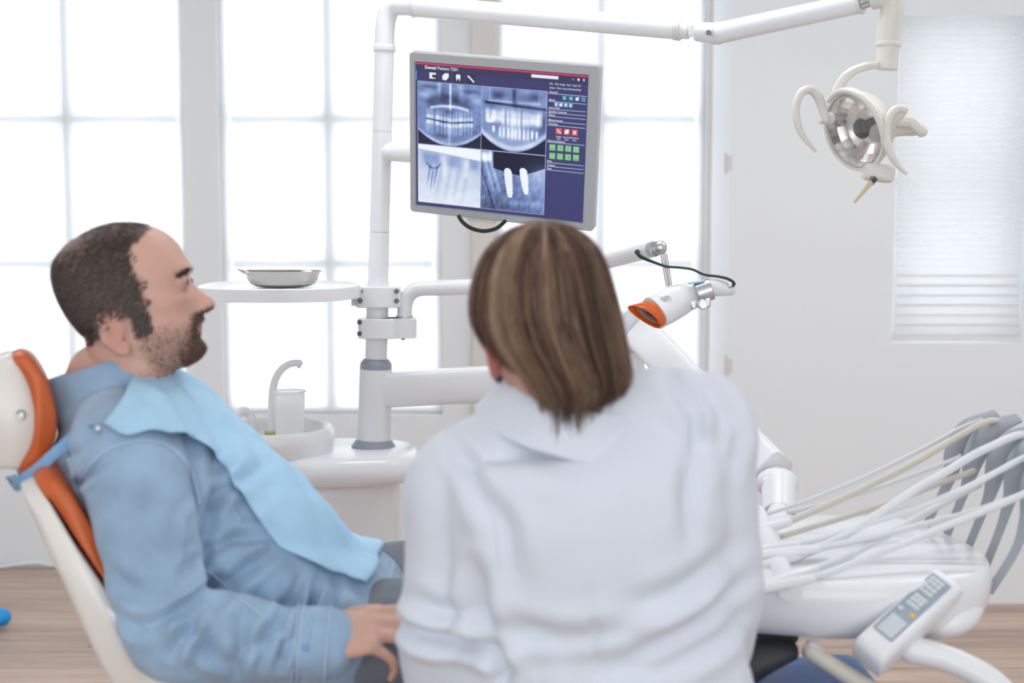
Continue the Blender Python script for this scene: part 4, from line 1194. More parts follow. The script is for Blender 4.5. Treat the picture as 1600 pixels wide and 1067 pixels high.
rgb = mixc(rgb, red, inhead * np.clip(.6 * ear + .45 * np.exp(-((hx - 104) / 14) ** 2 - (hy / 16) ** 2 - ((hz + 38) / 13) ** 2) + .25 * np.exp(-((np.abs(hy) - 46) / 18) ** 2 - ((hz + 30) / 18) ** 2) * (hx > 20), 0, 1))
rgb = mixc(rgb, srgb(176, 104, 98), inhead * np.exp(-(((hz + 66) / 8.5) ** 2) ** 2 - (hy / 21) ** 4) * (hx > 74))
# where hair grows: receding hairline, sideburns
jag = 5 * wob(v, 260, 21)
ay = np.abs(hy)
edge = 24 - 5 * np.exp(-((hz - 45) / 20) ** 2) + 34 * ssm(60, 92, hz) + jag                                      # front limit of the side hair
side = ssm(edge + 12, edge - 12, hx) * ssm(-26, -16, hz + jag * .3)
burn = ssm(27, 19, hx + jag * .3) * ssm(-4, 4, hx) * ssm(-60, -50, hz + jag * .4) * (ay > 45)
topw = .8 * ssm(80, 92, hz) * ssm(70, 46, hx + .5 * ay + jag)              # thin forelock on top
nape = ssm(-22, -34, hx + jag * .3) * ssm(-46, -34, hz - .25 * (hx + 60) + jag * .5)
nape *= 1 - (hz < -28) * ssm(-70, -77, hx)
hairw = np.clip(np.maximum.reduce([side, burn, topw, nape]), 0, 1)
hairw *= 1 - .95 * np.clip(ear * 1.8, 0, 1)
thin = np.exp(-((hx + 58) / 34) ** 2 - (hy / 60) ** 2) * ssm(50, 84, hz)       # thinning crown
hairw *= inhead * (1 - .8 * thin) * (1 - .35 * ssm(70, 100, hz))
rgb = mixc(rgb, srgb(72, 58, 54), .75 * hairw)
bl = ssm(-44, -58, hz + .0 * hy) * ssm(-14, 4, hx + (hz + 60) * .12) * ssm(-128, -118, hz) * inhead
cheek = 1 - .9 * np.exp(-((np.abs(hy) - 44) / 20) ** 2 - ((hz + 52) / 14) ** 2)
chin = np.exp(-(hy / 34) ** 4) * ssm(-72, -84, hz) * (hx > 40) * inhead
must = np.exp(-(hy / 29) ** 4) * np.exp(-((hz + 53) / 6.5) ** 4) * (hx > 70) * inhead
gote = np.exp(-((np.abs(hy) - 25) / 6) ** 2) * ssm(-50, -58, hz) * (hx > 50) * inhead
lips = np.exp(-(((hz + 66) / 8.0) ** 2) ** 2 - (hy / 20) ** 4) * (hx > 74)
beardw = np.clip(np.maximum.reduce([.42 * bl * cheek, chin, must, .9 * gote]), 0, 1) * (1 - lips)
rgb = mixc(rgb, srgb(88, 68, 60), .62 * beardw)
brow = np.exp(-((np.abs(hy) - 31) / 17) ** 4 - ((hz - 13.5 + .10 * (np.abs(hy) - 24)) / 3.4) ** 2) * (hx > 48) * inhead
rgb = mixc(rgb, srgb(70, 54, 50), .7 * np.clip(brow, 0, 1))
lash = np.exp(-((np.abs(hy) - 31) / 13) ** 4 - ((hz + 2.5) / 2.6) ** 2) * (hx > 55) * inhead
rgb = mixc(rgb, srgb(62, 46, 44), .85 * np.clip(lash, 0, 1))
socket = np.exp(-((np.abs(hy) - 33) / 15) ** 2 - ((hz + 8) / 9) ** 2) * (hx > 50) * inhead
rgb = mixc(rgb, srgb(176, 126, 116), .45 * socket)
kn = np.clip(wob(v, 90, 3), -1, 1)[:, None] * .04
rgb = np.clip(rgb * (1 + kn), 0, 1)
color_attr(bme, rgb)
bme_o = mesh_obj('body', bme, M_SKIN, man, sharp=180, shift=False)
mnoff = world_off(man)
Mn = np.array(Mm)
hd_dir = lambda p, n: (np.outer(np.ones(len(p)), Mn[:, 0] * -.9 + Mn[:, 2] * -.55))
be_dir = lambda p, n: (np.outer(np.ones(len(p)), Mn[:, 2] * -1.0 + Mn[:, 0] * .25))
br_dir = lambda p, n: np.where((local(p, Om, Mm)[:, 1] > 0)[:, None], Mn[:, 1], -Mn[:, 1]) - .5 * Mn[:, 0] * 0
strands('hair', bme, hairw ** 1.3, 15000, .010, hd_dir, (srgb(50, 43, 45), srgb(100, 85, 78)), man, lift=.0016, seed=2)
strands('beard', bme, np.clip(np.maximum.reduce([.02 * bl * cheek, chin, must, .8 * gote]), 0, 1) * (1 - lips), 4200, .0060, be_dir, (srgb(62, 46, 40), srgb(126, 94, 76)), man, width=.0006, lift=.0014, seed=3)
strands('stubble', bme, bl * cheek * (1 - lips), 5200, .0026, be_dir, (srgb(84, 66, 60), srgb(130, 102, 88)), man, width=.0003, lift=.0006, seed=8)
strands('eyebrow', bme, np.clip(brow - .3, 0, 1), 420, .0065, br_dir, (srgb(44, 34, 34), srgb(72, 56, 52)), man, width=.0007, lift=.0012, seed=4)
bme.transform(Matrix.Translation(-mnoff))
for s in (-1, 1):
    c = Om + Mm @ V(.0748, s * .0312, -.0012)
    m_ = MB(); m_.ell(c, (.0114, .0114, .0114), n=20, m=14); ey = obj('eye', m_, M_EYE, man, sharp=180)
    m_ = MB(); m_.ell(c + Mm @ V(.0085, 0, .0008), (.0042, .0058, .0058), Mm, n=16, m=10); obj('iris', m_, M_IRIS, ey, sharp=180)

# denim shirt
sm = MB()
sm.limb([(P(180, 632, DM), .11, .086)] + spine[1:] + [(P(522, 975, DM), .180, .114), (P(560, 955, DM), .176, .098)], power=2.3)
sm.limb([(P(180, 650, DM), .06, .06), (P(195, 690, 1.98), .075, .075), (sR, .078, .072), (sR.lerp(eR, .35), .066, .070), (sR.lerp(eR, .75), .058, .062), (eR, .056, .058), (eR.lerp(wR, .25), .058, .064), (eR.lerp(wR, .6), .052, .056), (eR.lerp(wR, .86), .043, .046), (eR.lerp(wR, .97), .042, .043)])
sm.limb([(P(190, 650, DM), .06, .06), (P(215, 690, 2.2), .075, .075), (sL, .075, .072), (sL.lerp(eL, .5), .062, .062), (eL, .056, .056), (eL.lerp(wL, .5), .05, .05), (eL.lerp(wL, .93), .04, .04)])
sme = organic(sm, .0045, smooth=5)
v, nn = get_vn(sme)
v = v + nn * (.0022 * wob(v, 38, 5) + .0012 * wob(v, 95, 6))[:, None]
set_v(sme, v); v, nn = get_vn(sme)
v = folds(v, nn, [
    ([(318, 925), (360, 905), (430, 860)], 1.95, .010, .007), ([(318, 800), (345, 770), (380, 760)], 1.95, .009, .006), ([(318, 860), (370, 840), (420, 845)], 1.95, .008, .006),
    ([(322, 910), (350, 955), (400, 990)], 1.95, .010, .007), ([(470, 905), (455, 935), (415, 970)], 1.95, .008, .006), ([(490, 915), (485, 950), (470, 975)], 1.95, .008, .006), ([(520, 925), (512, 950), (505, 970)], 1.95, .008, .005),
    ([(322, 918), (300, 938), (260, 955)], 1.85, .008, .008), ([(325, 930), (310, 965), (285, 1000)], 1.85, .008, .007), ([(340, 945), (335, 985), (320, 1020)], 1.84, .009, .006), ([(385, 960), (385, 1000), (375, 1040)], 1.84, .008, .005),
    ([(440, 968), (446, 1000), (440, 1035)], 1.84, .007, .006), ([(465, 972), (472, 1005), (466, 1040)], 1.84, .006, .005), ([(420, 965), (425, 995), (410, 1030)], 1.84, .007, .004),
    ([(175, 880), (205, 905), (250, 915)], 1.86, .012, .004), ([(190, 950), (225, 960), (265, 955)], 1.86, .010, .005), ([(300, 760), (290, 800), (300, 840)], 1.9, .010, .003),
    ([(115, 760), (150, 735), (200, 700)], 1.95, .006, .004), ([(110, 700), (150, 690), (190, 660)], 2.0, .006, .003),
    ([(318, 690), (330, 780), (318, 880)], 1.93, .010, .007)])
set_v(sme, v)
shirt = mesh_obj('shirt', sme, M_DENIM, man, sharp=180, shift=False)
bv = BVHTree.FromPolygons([p.co.copy() for p in sme.vertices], [tuple(p.vertices) for p in sme.polygons])
sme.transform(Matrix.Translation(-mnoff))
# seams: raised stitched lines laid on the cloth
def on_cloth(px, py, tree, off=.0015, d=1.0):
    o = P(px, py, d); dr_ = (o - CAM).normalized()
    h = tree.ray_cast(o, dr_)
    return h[0] - dr_ * off if h[0] else None
def seam(name, pix, tree, m, parent, r=.0020, off=.0015):
    pts = [on_cloth(x, y, tree, off) for x, y in catmull(pix, 6)]
    pts = [p for p in pts if p]
    if len(pts) > 2:
        m_ = MB(); m_.tube(pts, r, n=6); return obj(name, m_, m, parent, sharp=180)
seam('sleeve_seam', [(118, 770), (135, 735), (165, 705), (210, 690), (245, 690), (275, 705), (300, 740), (312, 790)], bv, M_DENIM_SEAM, shirt)
seam('side_seam', [(326, 892), (360, 922), (400, 955), (415, 968)], bv, M_DENIM_SEAM, shirt, r=.0013)
seam('hem_seam', [(616, 872), (610, 900), (592, 930), (568, 956)], bv, M_DENIM_SEAM, shirt)
seam('yoke_seam', [(96, 690), (112, 735), (118, 770)], bv, M_DENIM_SEAM, shirt)
seam('pocket_edge', [(364, 796), (370, 806), (376, 813)], bv, M_DENIM_SEAM, shirt, r=.0013)
# cuff
cd = (wR - eR).normalized()
m_ = MB(); c0 = eR.lerp(wR, .86); c1 = eR.lerp(wR, 1.125)
m_.limb([(c0, .044, .049), (c0.lerp(c1, .5), .0455, .050), (c1, .0445, .0475)], n=32, sub=3)
cme = organic(m_, .004, smooth=2); v, nn = get_vn(cme); v = v + nn * (.0018 * wob(v, 60, 9))[:, None]; set_v(cme, v)
mesh_obj('cuff', cme, M_DENIM, shirt, sharp=180)
lt_ = (V(0, 1, 0) - cd * cd.y).normalized(); bt_ = cd.cross(lt_)
for f_ in (.06, .2, .9):
    cc_ = c0.lerp(c1, f_); m_ = MB(); m_.tube([cc_ + lt_ * .0465 * math.cos(a) + bt_ * .0512 * math.sin(a) for a in np.linspace(0, 2 * PI, 41)], .0016, n=6); obj('cuff_seam', m_, M_DENIM_SEAM, shirt, sharp=180)
bt0 = c0.lerp(c1, .45) - V(0, .047, -.01); m_ = MB(); m_.lathe([(.005, 0), (.0052, .0015), (.004, .0025)], n=16, c=bt0, M=Matrix.Rotation(PI / 2, 3, 'X'), cap0=True, cap1=True); obj('cuff_button', m_, M_STRAP, shirt)
# collar: stand and fold-over leaf
def collar(parent, mtl, C0, U, Fv, Lv, rx0, ry0, prof, a0, a1, name, n=60, pt=None):
    rings_o = []; m_ = MB()
    K = len(prof)
    for i in range(n + 1):
        a = a0 + (a1 - a0) * i / n
        e = 1.0
        ring = []
        for dr_, h in prof:
            hh_ = h
            if pt: dr2, hh_ = pt(a, dr_, h)
            else: dr2 = dr_
            ring.append(C0 + Fv * math.cos(a) * (rx0 + dr2) + Lv * math.sin(a) * (ry0 + dr2) + U * hh_)
        rings_o.append(ring)
    m_.rings(rings_o)
    return obj(name, m_, mtl, parent, sharp=70)
Uc = V(-.30, 0, .95).normalized(); Fc = V(.95, 0, .30).normalized(); Lc = V(0, 1, 0)
Cc = P(168, 595, DM)
collar(shirt, M_DENIM, Cc, Uc, Fc, Lc, .083, .080, [(.0, -.03), (-.002, .0), (.0, .024), (.005, .029), (.010, .022), (.016, -.014), (.021, -.032), (.018, -.033), (.010, -.012), (.005, .016), (.003, .018), (.004, -.03)], .32, 2 * PI - .32, 'collar',
       pt=lambda a, r_, h: (r_ + (.012 * max(0, math.cos(a)) if h < .01 else 0), h + .010 * math.cos(a) * 0 - (.014 * max(0, math.cos(a)) ** 2 if h < .01 else 0)))
# jeans
jm = MB()
jm.limb([(P(420, 945, DM), .14, .09), (P(470, 990, DM), .15, .10), (P(520, 1000, DM), .15, .09)], power=2.2)
for h, k, a in ((hR, kR, aR), (hL, kL, aL)):
    jm.limb([(h, .076, .076), (h.lerp(k, .3), .088, .086), (h.lerp(k, .6), .08, .08), (k, .066, .066), (k.lerp(a, .4), .062, .062), (a, .052, .052)])
jme = organic(jm, .006, smooth=6); v, nn = get_vn(jme); v = v + nn * (.003 * wob(v, 32, 15) + .0012 * wob(v, 90, 16))[:, None]; set_v(jme, v)
mesh_obj('jeans', jme, M_JEANS, man, sharp=180)
for a, k in ((aR, kR), (aL, kL)):
    m_ = MB(); d_ = (a - k).normalized()
    m_.limb([(a + V(.0, 0, -.02), .036, .03), (a + V(.035, 0, -.015), .042, .04), (a + V(.075, 0, -.005), .045, .034), (a + V(.12, 0, .015), .042, .026), (a + V(.16, 0, .025), .03, .016)])
    obj('shoe', m_, M_TAN, man, sharp=180)

# ------------------------------------------------------------------ paper bib with strap and clips
A_s = (P(440, 952, DM) - P(198, 662, DM)).normalized()           # down the chest
N_s = V(0, 1, 0).cross(A_s); N_s = N_s if N_s.z > 0 else -N_s
org = P(205, 640, DM) + N_s * .35
NU, NV = 60, 90
Hh = np.full((NV, NU), np.nan)
near_px = catmull([(152, 668), (185, 688), (232, 680), (290, 694), (340, 728), (368, 772), (395, 820), (440, 858), (500, 893), (563, 917)], 12)
near = [on_cloth(x, y, bv, .004) or P(x, y, 1.97) for x, y in near_px]
cum = np.cumsum([0] + [(a - b).length for a, b in zip(near[1:], near[:-1])]); nS = []
for t_ in np.linspace(0, cum[-1], NV):
    k = min(int(np.searchsorted(cum, t_, side='right')) - 1, len(near) - 2); f_ = (t_ - cum[k]) / max(cum[k + 1] - cum[k], 1e-6)
    nS.append(near[k].lerp(near[k + 1], f_))
GS = np.zeros((NV, NU)); GT = np.zeros((NV, NU))
for j in range(NV):
    rel = nS[j] - org; tn, sn = rel.dot(A_s), rel.y
    tf, sf = -.01 + .405 * j / (NV - 1), .175 + .02 * j / (NV - 1)
    for i in range(NU):
        f_ = i / (NU - 1)
        t_ = tn + (tf - tn) * f_ - (.03 * (1 - j / 30) * math.sin(PI * min(1, f_ * 1.3)) if j < 30 else 0); s_ = sn + (sf - sn) * f_
        GS[j, i], GT[j, i] = s_, t_
        h = bv.ray_cast(org + A_s * t_ + V(0, 1, 0) * s_, -N_s, .8)
        if h[0]: Hh[j, i] = (h[0] - (org + A_s * t_ + V(0, 1, 0) * s_)).length
    Hh[j, 0] = -rel.dot(N_s)
ok = ~np.isnan(Hh)
for it in range(400):                       # fill misses from neighbours
    if np.isfinite(Hh).all(): break
    G = np.where(np.isfinite(Hh), Hh, 0); Wt = np.isfinite(Hh).astype(float)
    pad = lambda A: np.pad(A, 1, mode='edge')
    gs = pad(G); ws = np.pad(Wt, 1)
    gsum = sum(np.pad(G * Wt, 1)[1 + a:1 + a + NV, 1 + b:1 + b + NU] for a in (-1, 0, 1) for b in (-1, 0, 1)); wsum = sum(ws[1 + a:1 + a + NV, 1 + b:1 + b + NU] for a in (-1, 0, 1) for b in (-1, 0, 1))
    new = np.where(wsum > 0, gsum / np.maximum(wsum, 1e-9) + .004, np.nan); Hh = np.where(np.isfinite(Hh), Hh, new)
Hs = Hh.copy()
for it in range(14):
    pd_ = np.pad(Hs, 1, mode='edge'); Hs = (pd_[:-2, 1:-1] + pd_[2:, 1:-1] + pd_[1:-1, :-2] + pd_[1:-1, 2:]) / 4
    Hs = np.minimum(Hs, Hh); Hs[:, 0] = Hh[:, 0]
vs = []
for j in range(NV):
    for i in range(NU):
        s_, t_ = float(GS[j, i]), float(GT[j, i])
        cre = 1.8 * (.0035 * math.sin(s_ * 34 + t_ * 9) * math.sin(t_ * 7) + .0028 * abs(math.sin(s_ * 21 - t_ * 26 + 1)) + .0022 * abs(math.sin(s_ * 40 + t_ * 30)))
        vs.append(org + A_s * t_ + V(0, 1, 0) * s_ - N_s * (Hs[j, i] - .006 - cre))
fs = [(j * NU + i, j * NU + i + 1, (j + 1) * NU + i + 1, (j + 1) * NU + i) for j in range(NV - 1) for i in range(NU - 1)]
bib = thing('patient_bib', 'light blue paper bib draped over the patient chest, held by a blue strap', 'bib', tuple(P(300, 720, DM)))
m_ = MB(); m_.add(vs, fs)
bo = obj('paper_sheet', m_, M_BIB, bib, sharp=180); so = bo.modifiers.new('s', 'SOLIDIFY'); so.thickness = .0012; so.offset = 0
tr = nS[0] - V(0, .004, 0)
m_ = MB()
st = [tr, P(122, 678, 1.93), P(90, 704, 1.92), P(62, 730, 1.92), P(38, 748, 1.93), P(22, 762, 1.96), P(16, 752, 2.05), P(14, 750, DM + .05), P(30, 745, 2.25)]
m_.tube(st, .0075, n=8, sub=4, flat=.12, up=V(.2, 1, .3)); obj('strap', m_, M_STRAP, bib, sharp=60)
m_ = MB(); d_ = (P(133, 668, 1.93) - tr).normalized()
m_.tube([tr - d_ * .010, tr + d_ * .022], [.0028, .0034], n=10, flat=.6); m_.box(tr - d_ * .010, (.006, .004, .005)); obj('clip', m_, M_SATIN, bib, bevel=.001)
tl = [vs[i] for i in (NU - 3,)][0]
m_ = MB(); m_.tube([tl + N_s * .004, tl - A_s * .03 + N_s * .004], [.004, .0045], n=10, flat=.6); obj('clip', m_, M_SATIN, bib)

# ------------------------------------------------------------------ delivery unit: arms, body, hoses
unit = thing('delivery_unit', 'white instrument delivery unit with keypad, grey whip arms and hoses on a jointed arm', 'dental unit', tuple(P(1330, 900, 2.2)))
# box arm from the pole
def boxarm(pts, w, h, n=24, power=5, up=V(0, 0, 1)):
    m_ = MB(); m_.tube(pts, w, n=n, flat=h / w, up=up, power=power); return m_
b0, b1 = P(600, 609, DP), P(1000, 586, 3.3)
obj('swing_arm', boxarm([b0, b0.lerp(b1, .05), b1], .032, .043), M_WHITE, unit, sharp=50)
m_ = MB(); m_.tube([P(990, 640, 3.3), P(990, 551, 3.3)], .0262, n=28); obj('arm_post', m_, M_WHITE, unit, bevel=.002)
m_ = MB(); m_.tube([P(988, 552, 3.3), P(988, 543, 3.3)], .024, n=28); obj('post_ring', m_, M_IVORY, unit)
kd = 3.24
def plate(pix, d, th, name, m, parent, bev=.004):
    m_ = MB(); pp = [P(x, y, d) for x, y in dense(pix, 5)]
    m_.rings([pp, [p + V(0, th, 0) for p in pp]]); return obj(name, m_, m, parent, bevel=bev)
kp = plate([(973, 492), (982, 483), (993, 484), (1003, 508), (1004, 530), (1000, 542), (985, 544), (972, 538), (971, 515)], kd, .07, 'knuckle_plate', M_WHITE2, unit)
c = P(984, 503, kd - .002); m_ = MB(); m_.tube([c, c - V(0, .003, 0)], .009, n=18); obj('pivot_cap', m_, M_WHITE2, kp, bevel=.001)
c = P(982, 530, kd - .001); m_ = MB(); m_.tube([c, c - V(0, .002, 0)], .003, n=10); obj('screw', m_, M_BOLT, kp)
q0, q1 = P(1004, 522, 3.23), P(1206, 738, 2.68)
obj('balance_arm', boxarm([q0, q1], .032, .040, up=V(.65, 0, .75)), M_WHITE, unit, sharp=50)
m_ = MB(); m_.ell(P(1214, 755, 2.64), (.040, .040, .030)); m_.tube([P(1217, 758, 2.63), P(1217, 806, 2.55)], [.033, .031], n=28); obj('arm_elbow', m_, M_WHITE, unit, sharp=60)
m_ = MB(); m_.tube([P(1217, 800, 2.55), P(1215, 850, 2.4)], [.022, .022], n=20); obj('drop_post', m_, M_WHITE, unit)
# body: plan outline with rounded edges
zt2 = .872
plan = [V(P(1120, 880, 2.02).x, 2.02, 0), V(P(1300, 885, 1.99).x, 1.985, 0), V(P(1440, 888, 2.0).x, 2.0, 0), V(P(1535, 892, 2.05).x, 2.05, 0), V(P(1556, 900, 2.10).x, 2.12, 0), V(P(1530, 868, 2.2).x, 2.22, 0), V(P(1450, 818, 2.36).x, 2.36, 0), V(P(1390, 790, 2.44).x, 2.43, 0), V(P(1280, 785, 2.46).x, 2.45, 0), V(P(1150, 790, 2.44).x, 2.42, 0), V(P(1115, 830, 2.2).x, 2.25, 0)]
A_ = catmull([tuple(p) for p in plan] + [tuple(plan[0])], 6)[:-1]; plan = [Vector(a) for a in A_]
pc = sum(plan, V(0, 0, 0)) / len(plan)
m_ = MB(); rings = []
for k, z in ((.55, .775), (.80, .778), (.90, .786), (.955, .80), (.985, .82), (1.0, .845), (.995, .858), (.975, .868), (.94, .872), (.6, .874)):
    rings.append([V(pc.x + (p.x - pc.x) * k, pc.y + (p.y - pc.y) * k, z - .895 + .885) for p in plan])
m_.rings(rings); ub = obj('unit_body', m_, M_WHITE2, unit, sharp=180)
m_ = MB(); lc = P(1470, 955, 2.1); m_.ell(lc, (.062, .075, .035), Matrix.Rotation(math.radians(-18), 3, 'Y')); obj('lower_housing', m_, M_WHITE2, unit, sharp=180)
m_ = MB(); m_.ell(P(1468, 979, 2.045), (.011, .008, .006)); obj('rubber_stop', m_, M_GREY, unit, sharp=180)
# keypad on its tilted housing
ka, kb, kc, kdd = P(1361, 982, 1.955), P(1456, 898, 2.02), P(1488, 915, 2.005), P(1395, 1001, 1.94)
eu = (kb - ka + kc - kdd).normalized(); ev = (kdd - ka + kc - kb); ev = (ev - eu * ev.dot(eu)).normalized(); en = eu.cross(ev).normalized()
if en.y > 0: en = -en
kc0 = (ka + kb + kc + kdd) / 4; Lk, Wk = (kb - ka).length, (kdd - ka).length
KM = Matrix((eu, ev, en)).transposed()
def KP(u, w, h=0.0): return kc0 + eu * u * Lk / 2 + ev * w * Wk / 2 + en * h
def krect(su_, sw_, h, n=6, r=.35, du=0.0, dw=0.0):
    out = []
    for cu, cw, a0 in ((1, 1, 0), (-1, 1, 90), (-1, -1, 180), (1, -1, 270)):
        for i in range(n + 1):
            a = math.radians(a0 + 90 * i / n); rr = r * Wk / 2
            out.append(KP(du, dw, h) + eu * (cu * (su_ * Lk / 2 - rr) + rr * math.cos(a)) + ev * (cw * (sw_ * Wk / 2 - rr) + rr * math.sin(a)))
    return out
m_ = MB(); m_.rings([krect(1.15, 1.2, -.07, du=-.1, dw=.2), krect(1.34, 1.5, -.045, du=-.12, dw=.25), krect(1.38, 1.55, -.016, du=-.12, dw=.22), krect(1.34, 1.5, -.006, du=-.11, dw=.20), krect(1.22, 1.32, .000, du=-.08, dw=.12)])
kh = obj('keypad_housing', m_, M_WHITE2, unit, sharp=60)
m_ = MB(); m_.rings([krect(1.0, 1.0, -.001, r=.12), krect(1.0, 1.0, .0015, r=.12)]); obj('keypad_face', m_, M_PANEL, kh)
m_ = MB(); m_.rings([[KP(-.96, -.72, .0012), KP(-.42, -.72, .0012), KP(-.42, .82, .0012), KP(-.96, .82, .0012)], [KP(-.96, -.72, .0028), KP(-.42, -.72, .0028), KP(-.42, .82, .0028), KP(-.96, .82, .0028)]]); obj('display', m_, M_LCD, kh)
keys = [(-.22, -.6, 0)] + [(u, w, 0) for u in (.02, .16, .28) for w in (-.45, -.05, .35)] + [(u, w, 0) for u in (.48, .62, .76, .88) for w in (-.6, -.15, .3)] + [(-.20, .62, 1)]
for u, w, yel in keys:
    m_ = MB(); m_.lathe([(.0042, 0), (.0042, .0016), (.003, .0022)], n=12, c=KP(u, w, .0012), M=KM, cap0=True, cap1=True); obj('keypad_button', m_, M_KEYY if yel else M_KEY, kh)
# handles below
m_ = MB(); m_.tube([P(1425, 1015, 1.99), P(1470, 1026, 1.98), P(1510, 1042, 1.97), P(1550, 1066, 1.96), P(1590, 1105, 1.95)], [.020, .019, .019, .019, .018], n=20, sub=5, round_caps=True); obj('grip_handle', m_, M_WHITE2, unit, sharp=180)
m_ = MB(); m_.tube([P(1268, 1020, 2.0), P(1300, 1040, 1.99), P(1345, 1068, 1.98), P(1400, 1100, 1.97)], [.012, .013, .014, .014], n=18, sub=4, round_caps=True); obj('grip_handle', m_, M_HOSE_B, unit, sharp=180)
m_ = MB(); m_.box(P(1270, 1018, 2.01), (.026, .03, .026), Matrix.Rotation(math.radians(25), 3, 'Y')); obj('handle_mount', m_, M_WHITE2, unit, bevel=.006)
# whip arms: narrow at the foot, a broad curved channel above
whips = [
    ([(1438, 822), (1466, 785), (1484, 748), (1494, 706), (1516, 670), (1558, 648)], 2.38),
    ([(1471, 840), (1498, 792), (1513, 752), (1524, 710), (1550, 672), (1592, 654)], 2.33),
    ([(1504, 860), (1530, 815), (1548, 770), (1560, 722), (1584, 688), (1618, 672)], 2.28),
    ([(1534, 882), (1562, 830), (1578, 780), (1590, 730), (1614, 700), (1648, 690)], 2.22),
    ([(1546, 906), (1586, 862), (1604, 810), (1616, 755), (1640, 720), (1676, 708)], 2.15)]
tips = []
for pix, d in whips:
    pts = [P(x, y, d + .004 * i) for i, (x, y) in enumerate(pix)]; pts[0].z -= .02
    A = catmull([(*p, r) for p, r in zip(pts, (.0085, .0085, .013, .024, .025, .014))], 6)
    rings = []
    for i, a in enumerate(A):
        p = Vector(a[:3]); t = (Vector(A[min(i + 1, len(A) - 1)][:3]) - Vector(A[max(i - 1, 0)][:3])).normalized()
        sidev = V(.85, -.5, 0); sidev = (sidev - t * sidev.dot(t)).normalized(); up_ = t.cross(sidev)
        w = float(a[3]); cdep = max(0.0, w - .010) * .55; ring = []
        shp = [(-1, 0), (-.5, -cdep / max(w, 1e-6) * .8), (0, -cdep / w), (.5, -cdep / w * .8), (1, 0), (.92, .004 / w), (.5, -cdep / w * .8 + .006 / w), (0, -cdep / w + .007 / w), (-.5, -cdep / w * .8 + .006 / w), (-.92, .004 / w)]
        for x_, y_ in shp: ring.append(p + sidev * x_ * w * .8 + up_ * (y_ * w - .003))
        rings.append(ring)
    m_ = MB(); m_.rings(rings); obj('whip_arm', m_, M_WHIP, unit, sharp=45)
hoses = [
    ([(1535, 656), (1500, 669), (1464, 689), (1400, 722), (1326, 756), (1250, 786), (1196, 804)], 2.36, 2.30, .0036, M_HOSE_W),
    ([(1568, 661), (1545, 658), (1502, 679), (1430, 722), (1351, 762), (1290, 790), (1228, 817)], 2.36, 2.22, .0058, M_HOSE_B),
    ([(1500, 712), (1489, 718), (1420, 745), (1351, 769), (1288, 787), (1230, 800)], 2.34, 2.26, .0034, M_HOSE_W),
    ([(1612, 680), (1590, 680), (1560, 692), (1519, 712), (1470, 742), (1435, 762), (1351, 817), (1301, 846), (1250, 868)], 2.28, 2.10, .0066, M_HOSE_W),
    ([(1522, 735), (1510, 740), (1464, 756), (1410, 778), (1351, 798), (1276, 821), (1220, 838)], 2.32, 2.18, .0050, M_HOSE_B),
    ([(1640, 700), (1598, 716), (1560, 736), (1510, 762), (1450, 786), (1385, 808), (1297, 836), (1240, 852)], 2.22, 2.12, .0052, M_HOSE_W),
    ([(1530, 757), (1500, 772), (1456, 796), (1410, 822), (1368, 846), (1318, 871), (1270, 890)], 2.28, 2.04, .0058, M_HOSE_W),
    ([(1660, 742), (1600, 771), (1560, 786), (1519, 800), (1460, 815), (1393, 832), (1330, 846), (1270, 858)], 2.16, 2.10, .0052, M_HOSE_W),
    ([(1640, 752), (1600, 772), (1540, 798), (1468, 826), (1410, 850), (1360, 869), (1313, 888), (1262, 905)], 2.14, 2.00, .0056, M_HOSE_W)]
for pix, d0, d1, r, m in hoses:
    n = len(pix); m_ = MB(); m_.tube([P(x, y, d0 + (d1 - d0) * i / (n - 1)) for i, (x, y) in enumerate(pix)], r, n=10, sub=5); obj('hose', m_, m, unit, sharp=180)
# handpieces lying in the holder at the hose ends
m_ = MB(); hp0, hp1 = P(1235, 925, 1.985), P(1180, 800, 2.30)
m_.tube([hp0 + V(0, 0, -.0), hp0.lerp(hp1, .5), hp1], .017, n=16, flat=.8); obj('instrument_holder', m_, M_WHITE2, unit, sharp=60)
for pix, d0, d1, r, m in hoses[1::2] + [hoses[6], hoses[8]]:
    e = P(*pix[-1], d1); p_ = P(*pix[-2], d1 + (d0 - d1) / (len(pix) - 1)); d_ = (e - p_).normalized(); d_.z *= .5; d_.normalize()
    m_ = MB(); m_.tube([e - d_ * .005, e + d_ * .03, e + d_ * .075, e + d_ * .11], [.007, .0085, .0075, .006], n=14, sub=3, round_caps=True); obj('handpiece', m_, M_WHITE2, unit, sharp=180)

# ------------------------------------------------------------------ dentist seen from behind
DD = 1.7
den = thing('person', 'dentist seen from behind in a white coat with short light brown hair', 'person', (P(920, 1150, DD).x, DD, .56))
bd = MB()
# head frame: looking away from the camera, a little to the left
hdirs = rot_frame((-.2, .97, .06), (-.10, 0, 1))
Od = P(842, 490, 1.70)
head_mesh(bd, Od, hdirs, .9)
nk = P(895, 640, 1.70)
bd.limb([(Od + hdirs @ V(-.03, 0, -.05), .05, .05), (nk, .054, .055), (nk + V(0, 0, -.06), .08, .06)], lat=(1, 0, 0))
bsp = [(P(893, 655, 1.71), .075, .065), (P(905, 705, 1.71), .165, .092), (P(912, 780, 1.70), .178, .108), (P(920, 880, 1.70), .172, .108), (P(928, 990, 1.71), .178, .108), (P(935, 1100, 1.72), .198, .12), (P(940, 1190, 1.73), .205, .13)]
bd.limb([(p, a - .02, b - .02) for p, a, b in bsp], lat=(1, 0, 0), power=2.2)
dsL, deL, dwL = P(712, 752, 1.71), P(690, 985, 1.72), P(700, 1150, 1.78)
dsR, deR, dwR = P(1104, 655, 1.71), P(1134, 915, 1.72), P(1120, 1040, 1.84)
